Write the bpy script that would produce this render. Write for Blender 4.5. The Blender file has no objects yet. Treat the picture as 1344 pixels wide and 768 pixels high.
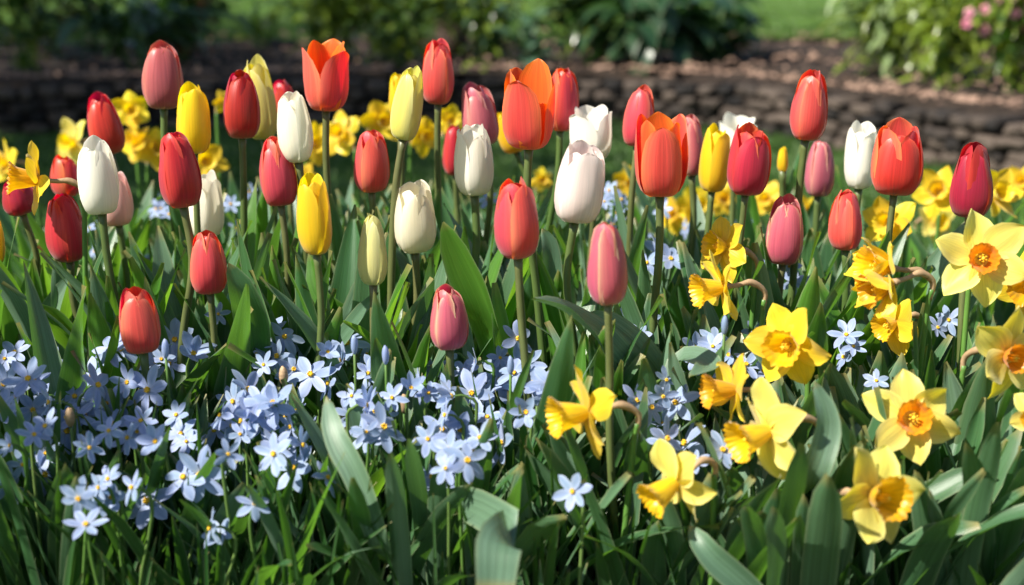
import bpy, math, random
from mathutils import Vector, Matrix, noise
R = math.radians
rnd = random.Random(11)
scene = bpy.context.scene
col = scene.collection

# ------------------------------------------------------------------ camera
CAM_H, PITCH, FPX = 0.70, R(14.0), 1344 * 50 / 36.0
cam_d = bpy.data.cameras.new('camera'); cam = bpy.data.objects.new('camera', cam_d); col.objects.link(cam)
cam.location = (0, 0, CAM_H); cam.rotation_euler = (R(90) - PITCH, 0, 0)
cam_d.lens = 50; cam_d.sensor_width = 36; cam_d.clip_start = 0.02; cam_d.clip_end = 500
cam_d.dof.use_dof = True; cam_d.dof.focus_distance = 1.44; cam_d.dof.aperture_fstop = 3.7
scene.camera = cam

# ------------------------------------------------------------------ light
TO_SUN = Vector((-0.60, -0.33, 0.72)).normalized()
SUN_EL = math.asin(TO_SUN.z); SUN_AZ = math.atan2(TO_SUN.x, TO_SUN.y)
w = bpy.data.worlds.new('World'); scene.world = w; w.use_nodes = True
nt = w.node_tree; bg = nt.nodes['Background']
sky = nt.nodes.new('ShaderNodeTexSky'); sky.sky_type = 'NISHITA'; sky.sun_disc = False
sky.sun_elevation = SUN_EL; sky.sun_rotation = SUN_AZ
nt.links.new(sky.outputs[0], bg.inputs[0]); bg.inputs[1].default_value = 0.065
sun_d = bpy.data.lights.new('sun', 'SUN'); sun_d.energy = 5.0; sun_d.angle = R(0.5); sun_d.color = (1, 0.94, 0.84)
sun = bpy.data.objects.new('sun', sun_d); col.objects.link(sun)
sun.rotation_euler = TO_SUN.to_track_quat('Z', 'Y').to_euler(); sun.location = TO_SUN * 30
vs = scene.view_settings
vs.view_transform = 'Standard'; vs.look = 'None'; vs.gamma = 1; vs.use_curve_mapping = False
vs.exposure = 1.02
scene.cycles.use_denoising = True
scene.cycles.max_bounces = 8; scene.cycles.transmission_bounces = 6

# ------------------------------------------------------------------ helpers
def P(u, v, d):
    """the point at forward distance d seen at photo pixel (u, v)"""
    x = (u - 672) / FPX; y = (384 - v) / FPX
    c, s = math.cos(PITCH), math.sin(PITCH)
    dr = Vector((x, c + y * s, -s + y * c))
    return Vector((0, 0, CAM_H)) + dr * (d / dr.y)
def px_of(p):
    c, s = math.cos(PITCH), math.sin(PITCH)
    q = p - Vector((0, 0, CAM_H)); z = q.y * c - q.z * s
    return 672 + FPX * q.x / z, 384 - FPX * (q.y * s + q.z * c) / z
def lerp(a, b, t): return a + (b - a) * t
def interp(pts, t):
    if t <= pts[0][0]: return pts[0][1]
    for (a, x), (b, y) in zip(pts, pts[1:]):
        if t <= b:
            k = (t - a) / (b - a); k = k * k * (3 - 2 * k) * 0.5 + k * 0.5
            return x + (y - x) * k
    return pts[-1][1]
def catmull(pts, n):
    out = []; m = len(pts) - 1
    for i in range(n + 1):
        f = i / n * m; k = min(int(f), m - 1); t = f - k
        p1, p2 = pts[k], pts[k + 1]
        p0 = pts[k - 1] if k > 0 else p1 * 2 - p2
        p3 = pts[k + 2] if k + 2 <= m else p2 * 2 - p1
        out.append(0.5 * ((2 * p1) + (p2 - p0) * t + (2 * p0 - 5 * p1 + 4 * p2 - p3) * t * t + (3 * p1 - p0 - 3 * p2 + p3) * t ** 3))
    return out

class MB:
    def __init__(s): s.v = []; s.f = []; s.uv = []
    def grid(s, rows, uvs=None, close=False):
        b = len(s.v); n = len(rows); m = len(rows[0])
        for r in rows: s.v += [tuple(p) for p in r]
        for i in range(n - 1):
            for j in range(m if close else m - 1):
                j2 = (j + 1) % m
                s.f.append((b + i * m + j, b + i * m + j2, b + (i + 1) * m + j2, b + (i + 1) * m + j))
                uj = j / (m if close else m - 1); uj2 = (j + 1) / (m if close else m - 1)
                s.uv += [(uj, i / (n - 1)), (uj2, i / (n - 1)), (uj2, (i + 1) / (n - 1)), (uj, (i + 1) / (n - 1))]
    def tube(s, pts, rad, seg=8, cap=True):
        rows = []; N = None
        for i, p in enumerate(pts):
            t = (pts[min(i + 1, len(pts) - 1)] - pts[max(i - 1, 0)]).normalized()
            if N is None: N = t.orthogonal().normalized()
            N = (N - t * N.dot(t)).normalized(); B = t.cross(N)
            r = rad(i / (len(pts) - 1)) if callable(rad) else rad
            rows.append([p + (N * math.cos(a) + B * math.sin(a)) * r for a in [2 * math.pi * k / seg for k in range(seg)]])
        if cap:
            rows = [[pts[0]] * seg] + rows + [[pts[-1]] * seg]
        s.grid(rows, close=True)
    def blob(s, c, rx, ry=None, rz=None, seg=8, rings=5, jit=0, rg=rnd):
        ry = ry or rx; rz = rz or rx; rows = []
        for i in range(rings + 1):
            a = math.pi * i / rings
            rows.append([Vector((c[0] + rx * math.sin(a) * math.cos(b) * (1 + rg.uniform(-jit, jit)), c[1] + ry * math.sin(a) * math.sin(b) * (1 + rg.uniform(-jit, jit)), c[2] - rz * math.cos(a) * (1 + rg.uniform(-jit, jit))))
                         for b in [2 * math.pi * k / seg for k in range(seg)]])
        s.grid(rows, close=True)
    def mesh(s, name, m, smooth=True):
        me = bpy.data.meshes.new(name); me.from_pydata(s.v, [], s.f)
        if len(s.uv) == 4 * len(s.f):
            l = me.uv_layers.new(name='uv'); l.data.foreach_set('uv', [c for q in s.uv for c in q])
        me.materials.append(m); me.polygons.foreach_set('use_smooth', [smooth] * len(me.polygons)); me.update()
        return me
    def build(s, name, m, parent=None, smooth=True):
        return link(name, s.mesh(name, m, smooth), parent)
def link(name, data, parent=None, mat=None):
    o = bpy.data.objects.new(name, data); col.objects.link(o)
    if parent: o.parent = parent
    if mat is not None: o.matrix_basis = mat
    return o
def tag(o, label=None, cat=None, group=None, kind=None):
    if label: o['label'] = label
    if cat: o['category'] = cat
    if group: o['group'] = group
    if kind: o['kind'] = kind
    return o
def thing(name, loc, label, cat, group=None):
    o = bpy.data.objects.new(name, None); col.objects.link(o); o.location = loc; o.empty_display_size = 0.02
    return tag(o, label, cat, group)

# ------------------------------------------------------------------ materials
def newmat(name):
    m = bpy.data.materials.new(name); m.use_nodes = True; m.node_tree.nodes.clear()
    return m, m.node_tree.nodes, m.node_tree.links
def ramp(N, stops, interp_='LINEAR'):
    r = N.new('ShaderNodeValToRGB'); e = r.color_ramp.elements; r.color_ramp.interpolation = interp_
    while len(e) < len(stops): e.new(0.5)
    for x, (p, c) in zip(e, stops): x.position = p; x.color = (*c, 1) if len(c) == 3 else c
    return r
def mixc(N, L, fac, a, b, mode='MIX'):
    m = N.new('ShaderNodeMix'); m.data_type = 'RGBA'; m.blend_type = mode
    for s, x in ((m.inputs[0], fac), (m.inputs[6], a), (m.inputs[7], b)):
        if hasattr(x, 'is_output'): L.new(x, s)
        elif isinstance(x, (int, float)): s.default_value = x
        else: s.default_value = (*x, 1)
    return m.outputs[2]
def math_(N, L, op, a, b=0.0, clamp=False):
    m = N.new('ShaderNodeMath'); m.operation = op; m.use_clamp = clamp
    for s, x in ((m.inputs[0], a), (m.inputs[1], b)):
        if hasattr(x, 'is_output'): L.new(x, s)
        else: s.default_value = x
    return m.outputs[0]
def streaks(N, L, su, sv, detail=3):
    tc = N.new('ShaderNodeTexCoord'); mp = N.new('ShaderNodeMapping'); mp.inputs['Scale'].default_value = (su, sv, 1)
    L.new(tc.outputs['UV'], mp.inputs['Vector'])
    oi = N.new('ShaderNodeObjectInfo'); cb = N.new('ShaderNodeCombineXYZ')
    k = math_(N, L, 'MULTIPLY', oi.outputs['Random'], 37.0)
    L.new(k, cb.inputs[0]); L.new(k, cb.inputs[1]); L.new(k, cb.inputs[2]); L.new(cb.outputs[0], mp.inputs['Location'])
    nz = N.new('ShaderNodeTexNoise'); nz.inputs['Scale'].default_value = 1; nz.inputs['Detail'].default_value = detail
    L.new(mp.outputs[0], nz.inputs['Vector'])
    return nz.outputs['Fac'], tc, oi
def sheet(name, colour, N, L, m, rough, transl, tcol, bump=None, spec=0.4, sheen=0.0, bstr=0.15, bdist=0.002):
    p = N.new('ShaderNodeBsdfPrincipled'); L.new(colour, p.inputs['Base Color'])
    p.inputs['Roughness'].default_value = rough; p.inputs['Specular IOR Level'].default_value = spec
    if sheen: p.inputs['Sheen Weight'].default_value = sheen
    t = N.new('ShaderNodeBsdfTranslucent')
    if hasattr(tcol, 'is_output'): L.new(tcol, t.inputs[0])
    else: t.inputs[0].default_value = (*tcol, 1)
    if bump is not None:
        b = N.new('ShaderNodeBump'); b.inputs['Strength'].default_value = bstr; b.inputs['Distance'].default_value = bdist
        L.new(bump, b.inputs['Height']); L.new(b.outputs[0], p.inputs['Normal']); L.new(b.outputs[0], t.inputs['Normal'])
    mx = N.new('ShaderNodeMixShader'); mx.inputs[0].default_value = transl
    L.new(p.outputs[0], mx.inputs[1]); L.new(t.outputs[0], mx.inputs[2])
    o = N.new('ShaderNodeOutputMaterial'); L.new(mx.outputs[0], o.inputs[0])
    return m
def petal_mat(name, centre, edge, base, transl=0.3, rough=0.36, base_at=0.14, edge_pow=2.5, flame=None, var=0.15, tip=None, sat=1.25, su=34):
    """petal pigment: centre colour, paler edge, its own base colour near the stem, lengthwise streaks"""
    m, N, L = newmat(name)
    st, tc, oi = streaks(N, L, su, 1.6)
    st2, _, _ = streaks(N, L, 5, 1.1, 2)
    sx = N.new('ShaderNodeSeparateXYZ'); L.new(tc.outputs['UV'], sx.inputs[0])
    e = math_(N, L, 'POWER', math_(N, L, 'ABSOLUTE', math_(N, L, 'SUBTRACT', math_(N, L, 'MULTIPLY', sx.outputs[0], 2.0), 1.0)), edge_pow)
    e = math_(N, L, 'ADD', e, math_(N, L, 'MULTIPLY', math_(N, L, 'SUBTRACT', st2, 0.5), 0.9), True)
    c = mixc(N, L, e, centre, edge)
    if flame:
        fl = math_(N, L, 'MULTIPLY', math_(N, L, 'SUBTRACT', 1.0, e), math_(N, L, 'SUBTRACT', 1.15, sx.outputs[1]), True)
        fl = math_(N, L, 'MULTIPLY', fl, math_(N, L, 'ADD', 0.4, st2), True)
        c = mixc(N, L, fl, c, flame)
    if tip: 
        tr = ramp(N, [(0.72, (0, 0, 0)), (1.0, (1, 1, 1))]); L.new(sx.outputs[1], tr.inputs[0]); c = mixc(N, L, tr.outputs[0], c, tip)
    br = ramp(N, [(0.0, (1, 1, 1)), (base_at, (0.25, 0.25, 0.25)), (base_at * 2.2, (0, 0, 0))]); 
    L.new(math_(N, L, 'ADD', sx.outputs[1], math_(N, L, 'MULTIPLY', math_(N, L, 'SUBTRACT', st, 0.5), 0.12)), br.inputs[0])
    c = mixc(N, L, br.outputs[0], c, base)
    sr = ramp(N, [(0.3, (1 - var * 1.6,) * 3), (0.7, (1 + var * 0.4,) * 3)]); L.new(st, sr.inputs[0])
    c = mixc(N, L, 1.0, c, sr.outputs[0], 'MULTIPLY')
    hs = N.new('ShaderNodeHueSaturation'); L.new(c, hs.inputs['Color'])
    L.new(math_(N, L, 'ADD', 0.488, math_(N, L, 'MULTIPLY', oi.outputs['Random'], 0.024)), hs.inputs['Hue'])
    L.new(math_(N, L, 'ADD', 0.9, math_(N, L, 'MULTIPLY', oi.outputs['Random'], 0.2)), hs.inputs['Value'])
    c = hs.outputs[0]
    h2 = N.new('ShaderNodeHueSaturation'); h2.inputs['Saturation'].default_value = sat; h2.inputs['Value'].default_value = 1.1; L.new(c, h2.inputs['Color'])
    return sheet(name, c, N, L, m, rough, transl + .09, h2.outputs[0], st, 0.45, 0.25, 0.2, 0.0010)
def leaf_mat(name, a, b, tcol, transl=0.33, rough=0.38, edge=(0.30, 0.36, 0.20), tipc=(0.25, 0.22, 0.08), su=34, spec=0.6, island=False):
    m, N, L = newmat(name)
    st, tc, oi = streaks(N, L, su, 0.8, 2)
    st2, _, _ = streaks(N, L, 3, 2.2, 3)
    ran = oi.outputs['Random']
    if island:
        g = N.new('ShaderNodeNewGeometry'); ran = g.outputs['Random Per Island']
    sx = N.new('ShaderNodeSeparateXYZ'); L.new(tc.outputs['UV'], sx.inputs[0])
    c = mixc(N, L, ran, a, b)
    sr = ramp(N, [(0.35, (0.72,) * 3), (0.65, (1.16,) * 3)]); L.new(st, sr.inputs[0]); c = mixc(N, L, 1.0, c, sr.outputs[0], 'MULTIPLY')
    s2 = ramp(N, [(0.3, (0.8, 0.85, 0.75)), (0.7, (1.15, 1.1, 1.2))]); L.new(st2, s2.inputs[0]); c = mixc(N, L, 1.0, c, s2.outputs[0], 'MULTIPLY')
    e = math_(N, L, 'POWER', math_(N, L, 'ABSOLUTE', math_(N, L, 'SUBTRACT', math_(N, L, 'MULTIPLY', sx.outputs[0], 2.0), 1.0)), 14.0)
    c = mixc(N, L, math_(N, L, 'MULTIPLY', e, 0.7), c, edge)
    tr = ramp(N, [(0.95, (0, 0, 0)), (1.0, (1, 1, 1))]); L.new(sx.outputs[1], tr.inputs[0]); c = mixc(N, L, tr.outputs[0], c, tipc)
    tcc = mixc(N, L, 1.0, mixc(N, L, ran, tcol, tuple(x * 0.75 for x in tcol)), s2.outputs[0], 'MULTIPLY')
    return sheet(name, c, N, L, m, rough, transl, tcc, st, spec, 0.0, 0.25, 0.0015)

M = {}
M['red'] = petal_mat('red petal', (0.70, 0.030, 0.038), (0.78, 0.075, 0.055), (0.55, 0.42, 0.10), flame=(0.55, 0.02, 0.045), transl=.3)
M['crimson'] = petal_mat('crimson petal', (0.50, 0.016, 0.026), (0.62, 0.04, 0.04), (0.55, 0.45, 0.10), flame=(0.42, 0.012, 0.032), transl=.3)
M['coral'] = petal_mat('coral petal', (0.85, 0.11, 0.095), (0.92, 0.27, 0.16), (0.62, 0.45, 0.10), flame=(0.72, 0.06, 0.085), transl=.33)
M['orangered'] = petal_mat('orange red petal', (0.82, 0.09, 0.075), (0.93, 0.23, 0.10), (0.75, 0.55, 0.05), flame=(0.66, 0.055, 0.085), transl=.38, edge_pow=1.6)
M['orange'] = petal_mat('orange inner petal', (0.90, 0.13, 0.025), (0.95, 0.25, 0.035), (0.8, 0.6, 0.05), transl=.4, edge_pow=1.6)
M['salmon'] = petal_mat('dusty salmon petal', (0.72, 0.20, 0.16), (0.82, 0.34, 0.24), (0.55, 0.50, 0.20), flame=(0.48, 0.11, 0.13), transl=.3)
M['pink'] = petal_mat('pink petal', (0.70, 0.18, 0.20), (0.84, 0.42, 0.34), (0.65, 0.60, 0.30), flame=(0.60, 0.12, 0.20), transl=.3)
M['pinkcream'] = petal_mat('pink and cream petal', (0.72, 0.18, 0.20), (0.86, 0.62, 0.38), (0.72, 0.66, 0.32), flame=(0.62, 0.09, 0.20), transl=.3, edge_pow=6)
M['cream'] = petal_mat('cream petal', (0.86, 0.80, 0.60), (0.88, 0.84, 0.68), (0.72, 0.70, 0.36), transl=.3, var=0.035, sat=1.1)
M['palepink'] = petal_mat('pale pink petal', (0.82, 0.52, 0.47), (0.86, 0.66, 0.58), (0.75, 0.70, 0.45), transl=.3, var=.07)
M['white'] = petal_mat('white petal', (0.86, 0.83, 0.73), (0.89, 0.87, 0.80), (0.74, 0.74, 0.42), transl=.28, var=0.035, sat=1.1)
M['ivory'] = petal_mat('ivory petal', (0.87, 0.83, 0.69), (0.90, 0.87, 0.77), (0.74, 0.72, 0.36), transl=.3, var=0.035, sat=1.1)
M['blush'] = petal_mat('blush white petal', (0.84, 0.71, 0.66), (0.88, 0.82, 0.78), (0.80, 0.70, 0.50), transl=.28, var=0.08, sat=1.1)
M['yellow'] = petal_mat('yellow petal', (0.86, 0.60, 0.012), (0.90, 0.70, 0.03), (0.60, 0.55, 0.05), transl=.36, var=0.06)
M['paleyellow'] = petal_mat('pale yellow petal', (0.78, 0.70, 0.16), (0.82, 0.78, 0.34), (0.50, 0.58, 0.10), transl=.32, var=0.06)
M['lemon'] = petal_mat('greenish cream bud petal', (0.78, 0.74, 0.30), (0.82, 0.80, 0.42), (0.5, 0.62, 0.14), transl=.32, var=0.06)
M['daff_pale'] = petal_mat('pale daffodil petal', (0.87, 0.74, 0.14), (0.90, 0.81, 0.26), (0.86, 0.62, 0.03), transl=.3, rough=.45, base_at=.13, var=.12, su=22)
M['daff'] = petal_mat('yellow daffodil petal', (0.86, 0.60, 0.02), (0.88, 0.70, 0.05), (0.86, 0.56, 0.01), transl=.3, rough=.45, base_at=.13, var=.12, su=22)
M['cup_orange'] = petal_mat('orange daffodil cup', (0.90, 0.30, 0.004), (0.90, 0.30, 0.004), (0.85, 0.48, 0.005), transl=.35, edge_pow=8, var=.2, su=26, tip=(.9, .36, .01))
M['cup_gold'] = petal_mat('golden daffodil trumpet', (0.90, 0.56, 0.006), (0.90, 0.56, 0.006), (0.86, 0.60, 0.01), transl=.32, edge_pow=8, var=.2, su=26, tip=(.9, .48, .005))
M['blue'] = petal_mat('pale blue petal', (0.30, 0.40, 0.64), (0.43, 0.52, 0.73), (0.60, 0.66, 0.78), transl=.28, rough=.5, base_at=.1, var=.12, edge_pow=1.5, su=12)
M['leaf'] = leaf_mat('tulip leaf', (0.045, 0.135, 0.045), (0.085, 0.175, 0.085), (0.17, 0.42, 0.03), rough=.36)
M['leafgrey'] = leaf_mat('glaucous leaf', (0.10, 0.19, 0.115), (0.15, 0.25, 0.16), (0.16, 0.38, 0.05), transl=.25, rough=.42)
M['leafbright'] = leaf_mat('young green leaf', (0.06, 0.19, 0.02), (0.09, 0.24, 0.03), (0.26, 0.55, 0.03), transl=.42)
M['daffleaf'] = leaf_mat('daffodil leaf', (0.05, 0.13, 0.055), (0.09, 0.18, 0.09), (0.14, 0.36, 0.03), transl=.28, su=24)
M['blade'] = leaf_mat('star flower leaf', (0.024, 0.085, 0.020), (0.055, 0.13, 0.045), (0.13, 0.36, 0.02), transl=.3, su=10, island=True, rough=.33)
def stem_mat(name, a, b, rough=.4):
    m, N, L = newmat(name); st, tc, oi = streaks(N, L, 4, 14, 4)
    sx = N.new('ShaderNodeSeparateXYZ'); L.new(tc.outputs['UV'], sx.inputs[0])
    f = math_(N, L, 'ADD', math_(N, L, 'MULTIPLY', sx.outputs[1], .55), math_(N, L, 'MULTIPLY', math_(N, L, 'SUBTRACT', oi.outputs['Random'], .4), .8), True)
    c = mixc(N, L, f, a, b)
    sr = ramp(N, [(0.3, (.8,) * 3), (.7, (1.15,) * 3)]); L.new(st, sr.inputs[0]); c = mixc(N, L, 1.0, c, sr.outputs[0], 'MULTIPLY')
    return sheet(name, c, N, L, m, rough, .08, (.2, .35, .05), st, .45)
M['stem'] = stem_mat('tulip stem', (0.07, 0.13, 0.03), (0.13, 0.125, 0.05))
M['dstem'] = stem_mat('daffodil stem', (0.09, 0.21, 0.04), (0.12, 0.25, 0.05))
M['bstem'] = stem_mat('thin green stem', (0.08, 0.18, 0.03), (0.14, 0.20, 0.06))
M['spathe'] = stem_mat('papery brown spathe', (0.36, 0.24, 0.13), (0.46, 0.31, 0.18), .6)
def plain(name, c, rough=.6, c2=None, scale=20, island=False, spec=.3, bump=0.0):
    m, N, L = newmat(name); p = N.new('ShaderNodeBsdfPrincipled'); p.inputs['Roughness'].default_value = rough; p.inputs['Specular IOR Level'].default_value = spec
    tc = N.new('ShaderNodeTexCoord'); nz = N.new('ShaderNodeTexNoise'); nz.inputs['Scale'].default_value = scale; nz.inputs['Detail'].default_value = 8
    L.new(tc.outputs['Object'], nz.inputs['Vector'])
    fac = nz.outputs['Fac']
    if island:
        g = N.new('ShaderNodeNewGeometry')
        fac = math_(N, L, 'ADD', math_(N, L, 'MULTIPLY', g.outputs['Random Per Island'], .75), math_(N, L, 'MULTIPLY', fac, .5), True)
    r = ramp(N, [(.3, c), (.75, c2 or tuple(x * 1.3 for x in c))]); L.new(fac, r.inputs[0]); L.new(r.outputs[0], p.inputs['Base Color'])
    if bump:
        b = N.new('ShaderNodeBump'); b.inputs['Distance'].default_value = bump; b.inputs['Strength'].default_value = .8; L.new(nz.outputs['Fac'], b.inputs['Height']); L.new(b.outputs[0], p.inputs['Normal'])
    o = N.new('ShaderNodeOutputMaterial'); L.new(p.outputs[0], o.inputs[0]); return m
M['pollen'] = plain('pollen yellow', (.75, .42, .02), .6, (.85, .60, .05), 60)
M['soil'] = plain('dark soil', (.012, .008, .006), .95, (.05, .032, .022), 35, bump=.02)
M['lawn'] = plain('lawn', (.045, .10, .010), .9, (.075, .15, .016), 6, bump=.01)
M['stone'] = plain('wall stone', (.010, .009, .009), .85, (.085, .065, .052), 30, island=True, bump=.006)
M['mortar'] = plain('dark gap soil', (.01, .008, .006), .95, (.03, .02, .015), 30)
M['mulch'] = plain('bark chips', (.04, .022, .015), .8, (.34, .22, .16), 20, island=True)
M['bark'] = plain('tree bark', (.03, .02, .015), .9, (.09, .06, .045), 40, bump=.01)
M['strip'] = leaf_mat('shade toned strip blade', (.035, .095, .010), (.06, .14, .016), (.09, .22, .015), su=4, island=True, rough=.55)  # darker than the other grass blades: the strip's shade is in the colour
M['lawn_shaded'] = plain('shade toned turf', (.022, .06, .008), .95, (.04, .095, .012), 6, bump=.01)  # same turf as the lawn, with tree shade put into a darker colour
M['grass'] = leaf_mat('grass blade', (.05, .12, .010), (.10, .19, .02), (.24, .42, .02), su=4, island=True, rough=.5)
M['pinkblossom'] = plain('pink blossom', (.62, .16, .26), .6, (.80, .36, .45), 30, island=True)
EXTRA = []

# ------------------------------------------------------------------ setting: soil, lawn, stone edging
def ground_sheet(name, x0, x1, y0, y1, nx, ny, zf, m):
    b = MB(); rows = [[Vector((lerp(x0, x1, i / nx), lerp(y0, y1, j / ny), zf(lerp(x0, x1, i / nx), lerp(y0, y1, j / ny)))) for i in range(nx + 1)] for j in range(ny + 1)]
    b.grid(rows); return tag(b.build(name, m), kind='structure')
def wall_y(x):
    return interp([(-6, 4.6), (-2.2, 5.15), (-0.5, 5.55), (0.4, 5.6), (0.85, 5.35), (1.25, 4.7), (1.6, 4.15), (2.6, 3.4), (6, 2.6)], x)
ground_sheet('lawn', -120, 120, -60, 200, 8, 8, lambda x, y: -0.02, M['lawn'])
ground_sheet('flower_bed_soil', -1.25, 1.25, 0.72, 2.42, 80, 60, lambda x, y: 0.01 + 0.03 * noise.noise(Vector((x * 9, y * 9, 0))) - (0.05 if (abs(x) > 1.22 or y < .75 or y > 2.38) else 0), M['soil'])
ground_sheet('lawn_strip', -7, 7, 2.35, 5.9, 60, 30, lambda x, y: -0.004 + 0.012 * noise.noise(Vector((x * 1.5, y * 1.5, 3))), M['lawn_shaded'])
b = MB(); rows = []
for j in range(41):
    t = j / 40; row = []
    for i in range(71):
        x = lerp(-7, 7, i / 70); y = lerp(wall_y(x) + 0.07, 7.1 + 0.25 * math.sin(x * 1.3), t)
        row.append(Vector((x, y, 0.165 + 0.05 * t + 0.035 * noise.noise(Vector((x * 4, y * 4, 1))))))
    rows.append(row)
b.grid(rows); tag(b.build('border_soil', M['soil']), kind='structure')
b = MB(); rows = []
for j in range(21):
    row = []
    for i in range(61):
        x = lerp(-60, 60, i / 60); t = (j / 20) ** 2
        y = lerp(6.95 + 0.25 * math.sin(x * 1.3), 150, t)
        row.append(Vector((x, y, 0.225 + 0.01 * math.sin(x) + 0.0012 * (y - 7))))
    rows.append(row)
b.grid(rows); tag(b.build('upper_lawn', M['lawn']), kind='structure')

# dry stone edging: rough blocks in four courses, one wall
rw = random.Random(5); wb = MB()
def block(c, ang, lx, ly, lz, mb=wb, rg=rw):
    n = 5; ca, sa = math.cos(ang), math.sin(ang); seed = Vector((rg.uniform(0, 99), rg.uniform(0, 99), 0))
    def pt(x, y, z):
        q = Vector((x, y, z)); e = 5.0
        k = (abs(x) ** e + abs(y) ** e + abs(z) ** e) ** (1 / e)
        q = q / k; q *= 1 + .22 * noise.noise(q * 1.6 + seed) + .06 * noise.noise(q * 4 + seed)
        q = Vector((q.x * lx / 2, q.y * ly / 2, q.z * lz / 2))
        return Vector((c[0] + q.x * ca - q.y * sa, c[1] + q.x * sa + q.y * ca, c[2] + q.z))
    base = len(mb.v); idx = {}
    def vid(p):
        k = tuple(round(a, 3) for a in p)
        if k not in idx: idx[k] = len(mb.v); mb.v.append(tuple(pt(*p)))
        return idx[k]
    for ax in range(3):
        for sg in (-1, 1):
            for i in range(n):
                for j in range(n):
                    q = []
                    for di, dj in ((0, 0), (1, 0), (1, 1), (0, 1)):
                        a, d = -1 + 2 * (i + di) / n, -1 + 2 * (j + dj) / n
                        p = [0, 0, 0]; p[ax] = sg; p[(ax + 1) % 3] = a; p[(ax + 2) % 3] = d; q.append(vid(tuple(p)))
                    if sg < 0: q.reverse()
                    mb.f.append(tuple(q)); mb.uv += [(0, 0), (1, 0), (1, 1), (0, 1)]
z0 = 0.0
for c_ in range(4):
    hz = [.046, .042, .040, .040][c_]; x = -6 + rw.uniform(0, .1)
    while x < 5:
        slope = (wall_y(x + .02) - wall_y(x - .02)) / .04; ang = math.atan(slope)
        L_ = rw.uniform(.05, .125) * (1.15 if c_ < 3 else .9)
        xc = x + L_ / 2 * math.cos(ang)
        block((xc, wall_y(xc) + rw.uniform(-.02, .02), z0 + hz / 2 + rw.uniform(-.009, .009)), ang + rw.uniform(-.06, .06), L_ * .93, rw.uniform(.10, .14), hz * rw.uniform(.86, 1.10))
        x += (L_ + .006) * math.cos(ang)
    z0 += hz
tag(wb.build('stone_wall', M['stone']), 'low dry stone edging wall of rough brown blocks behind the grass strip', 'wall')
core = MB(); rows = [[], [], [], []]
for i in range(111):
    x = lerp(-6, 5, i / 110); y = wall_y(x)
    for r_, (dy, z) in zip(rows, ((-.035, 0), (-.035, .145), (.10, .145), (.10, 0))): r_.append(Vector((x, y + dy, z)))
core.grid(rows); tag(core.build('soil_bank', M['mortar']), kind='structure')

# mulch and litter on the border
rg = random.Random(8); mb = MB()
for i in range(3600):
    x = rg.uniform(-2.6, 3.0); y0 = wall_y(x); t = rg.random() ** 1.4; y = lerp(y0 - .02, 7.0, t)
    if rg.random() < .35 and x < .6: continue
    if i % 3 == 0: t = rg.uniform(0, .05); y = lerp(y0 - .04, 7.0, t)  # extra chips crowd the wall top, pale tones imitating its sunlit highlights
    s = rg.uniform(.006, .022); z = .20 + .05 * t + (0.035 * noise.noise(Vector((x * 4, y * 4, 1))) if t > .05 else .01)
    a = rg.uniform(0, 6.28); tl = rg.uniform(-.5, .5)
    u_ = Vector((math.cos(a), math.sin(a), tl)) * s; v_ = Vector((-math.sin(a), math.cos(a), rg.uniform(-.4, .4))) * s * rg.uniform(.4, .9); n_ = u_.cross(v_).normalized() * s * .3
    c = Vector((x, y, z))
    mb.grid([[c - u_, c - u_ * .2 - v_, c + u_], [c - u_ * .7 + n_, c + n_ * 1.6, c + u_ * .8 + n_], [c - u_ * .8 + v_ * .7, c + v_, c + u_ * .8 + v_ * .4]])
tag(mb.build('mulch', M['mulch'], smooth=False), 'bark chips and dry litter on the raised border, massed on the wall top as imitated sunlit highlights', 'mulch', kind='stuff')
# grass blades on both lawns
def blades(name, n, fx, h, label, seed, gm='grass'):
    rg = random.Random(seed); mb = MB()
    for i in range(n):
        x, y, z = fx(rg); a = rg.uniform(0, 6.28); hh = h * rg.uniform(.6, 1.3); l = Vector((rg.uniform(-1, 1), rg.uniform(-1, 1), 0)) * hh * .6
        s = Vector((math.cos(a), math.sin(a), 0)) * .0022 * (1 + y * .12); p = Vector((x, y, z))
        mb.grid([[p - s, p + s], [p + l * .4 + Vector((0, 0, hh * .6)) - s * .8, p + l * .4 + Vector((0, 0, hh * .6)) + s * .8], [p + l + Vector((0, 0, hh)) - s * .1, p + l + Vector((0, 0, hh)) + s * .1]])
    return tag(mb.build(name, M[gm]), label, 'grass', kind='stuff')
def f1(rg):
    y = rg.uniform(2.4, 5.6); x = rg.uniform(-1, 1) * (.44 * y + .3)
    while y > wall_y(x) - .05: y = rg.uniform(2.4, 5.6); x = rg.uniform(-1, 1) * (.44 * y + .3)
    return x, y, -.005
def f2(rg):
    y = 7.0 + 5 * rg.random() ** 1.6; return rg.uniform(-1, 1) * (.44 * y + .3), y, .22
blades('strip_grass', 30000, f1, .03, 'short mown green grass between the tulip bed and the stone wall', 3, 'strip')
blades('lawn_grass', 22000, f2, .035, 'short sunlit grass of the lawn beyond the raised border', 4)

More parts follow.
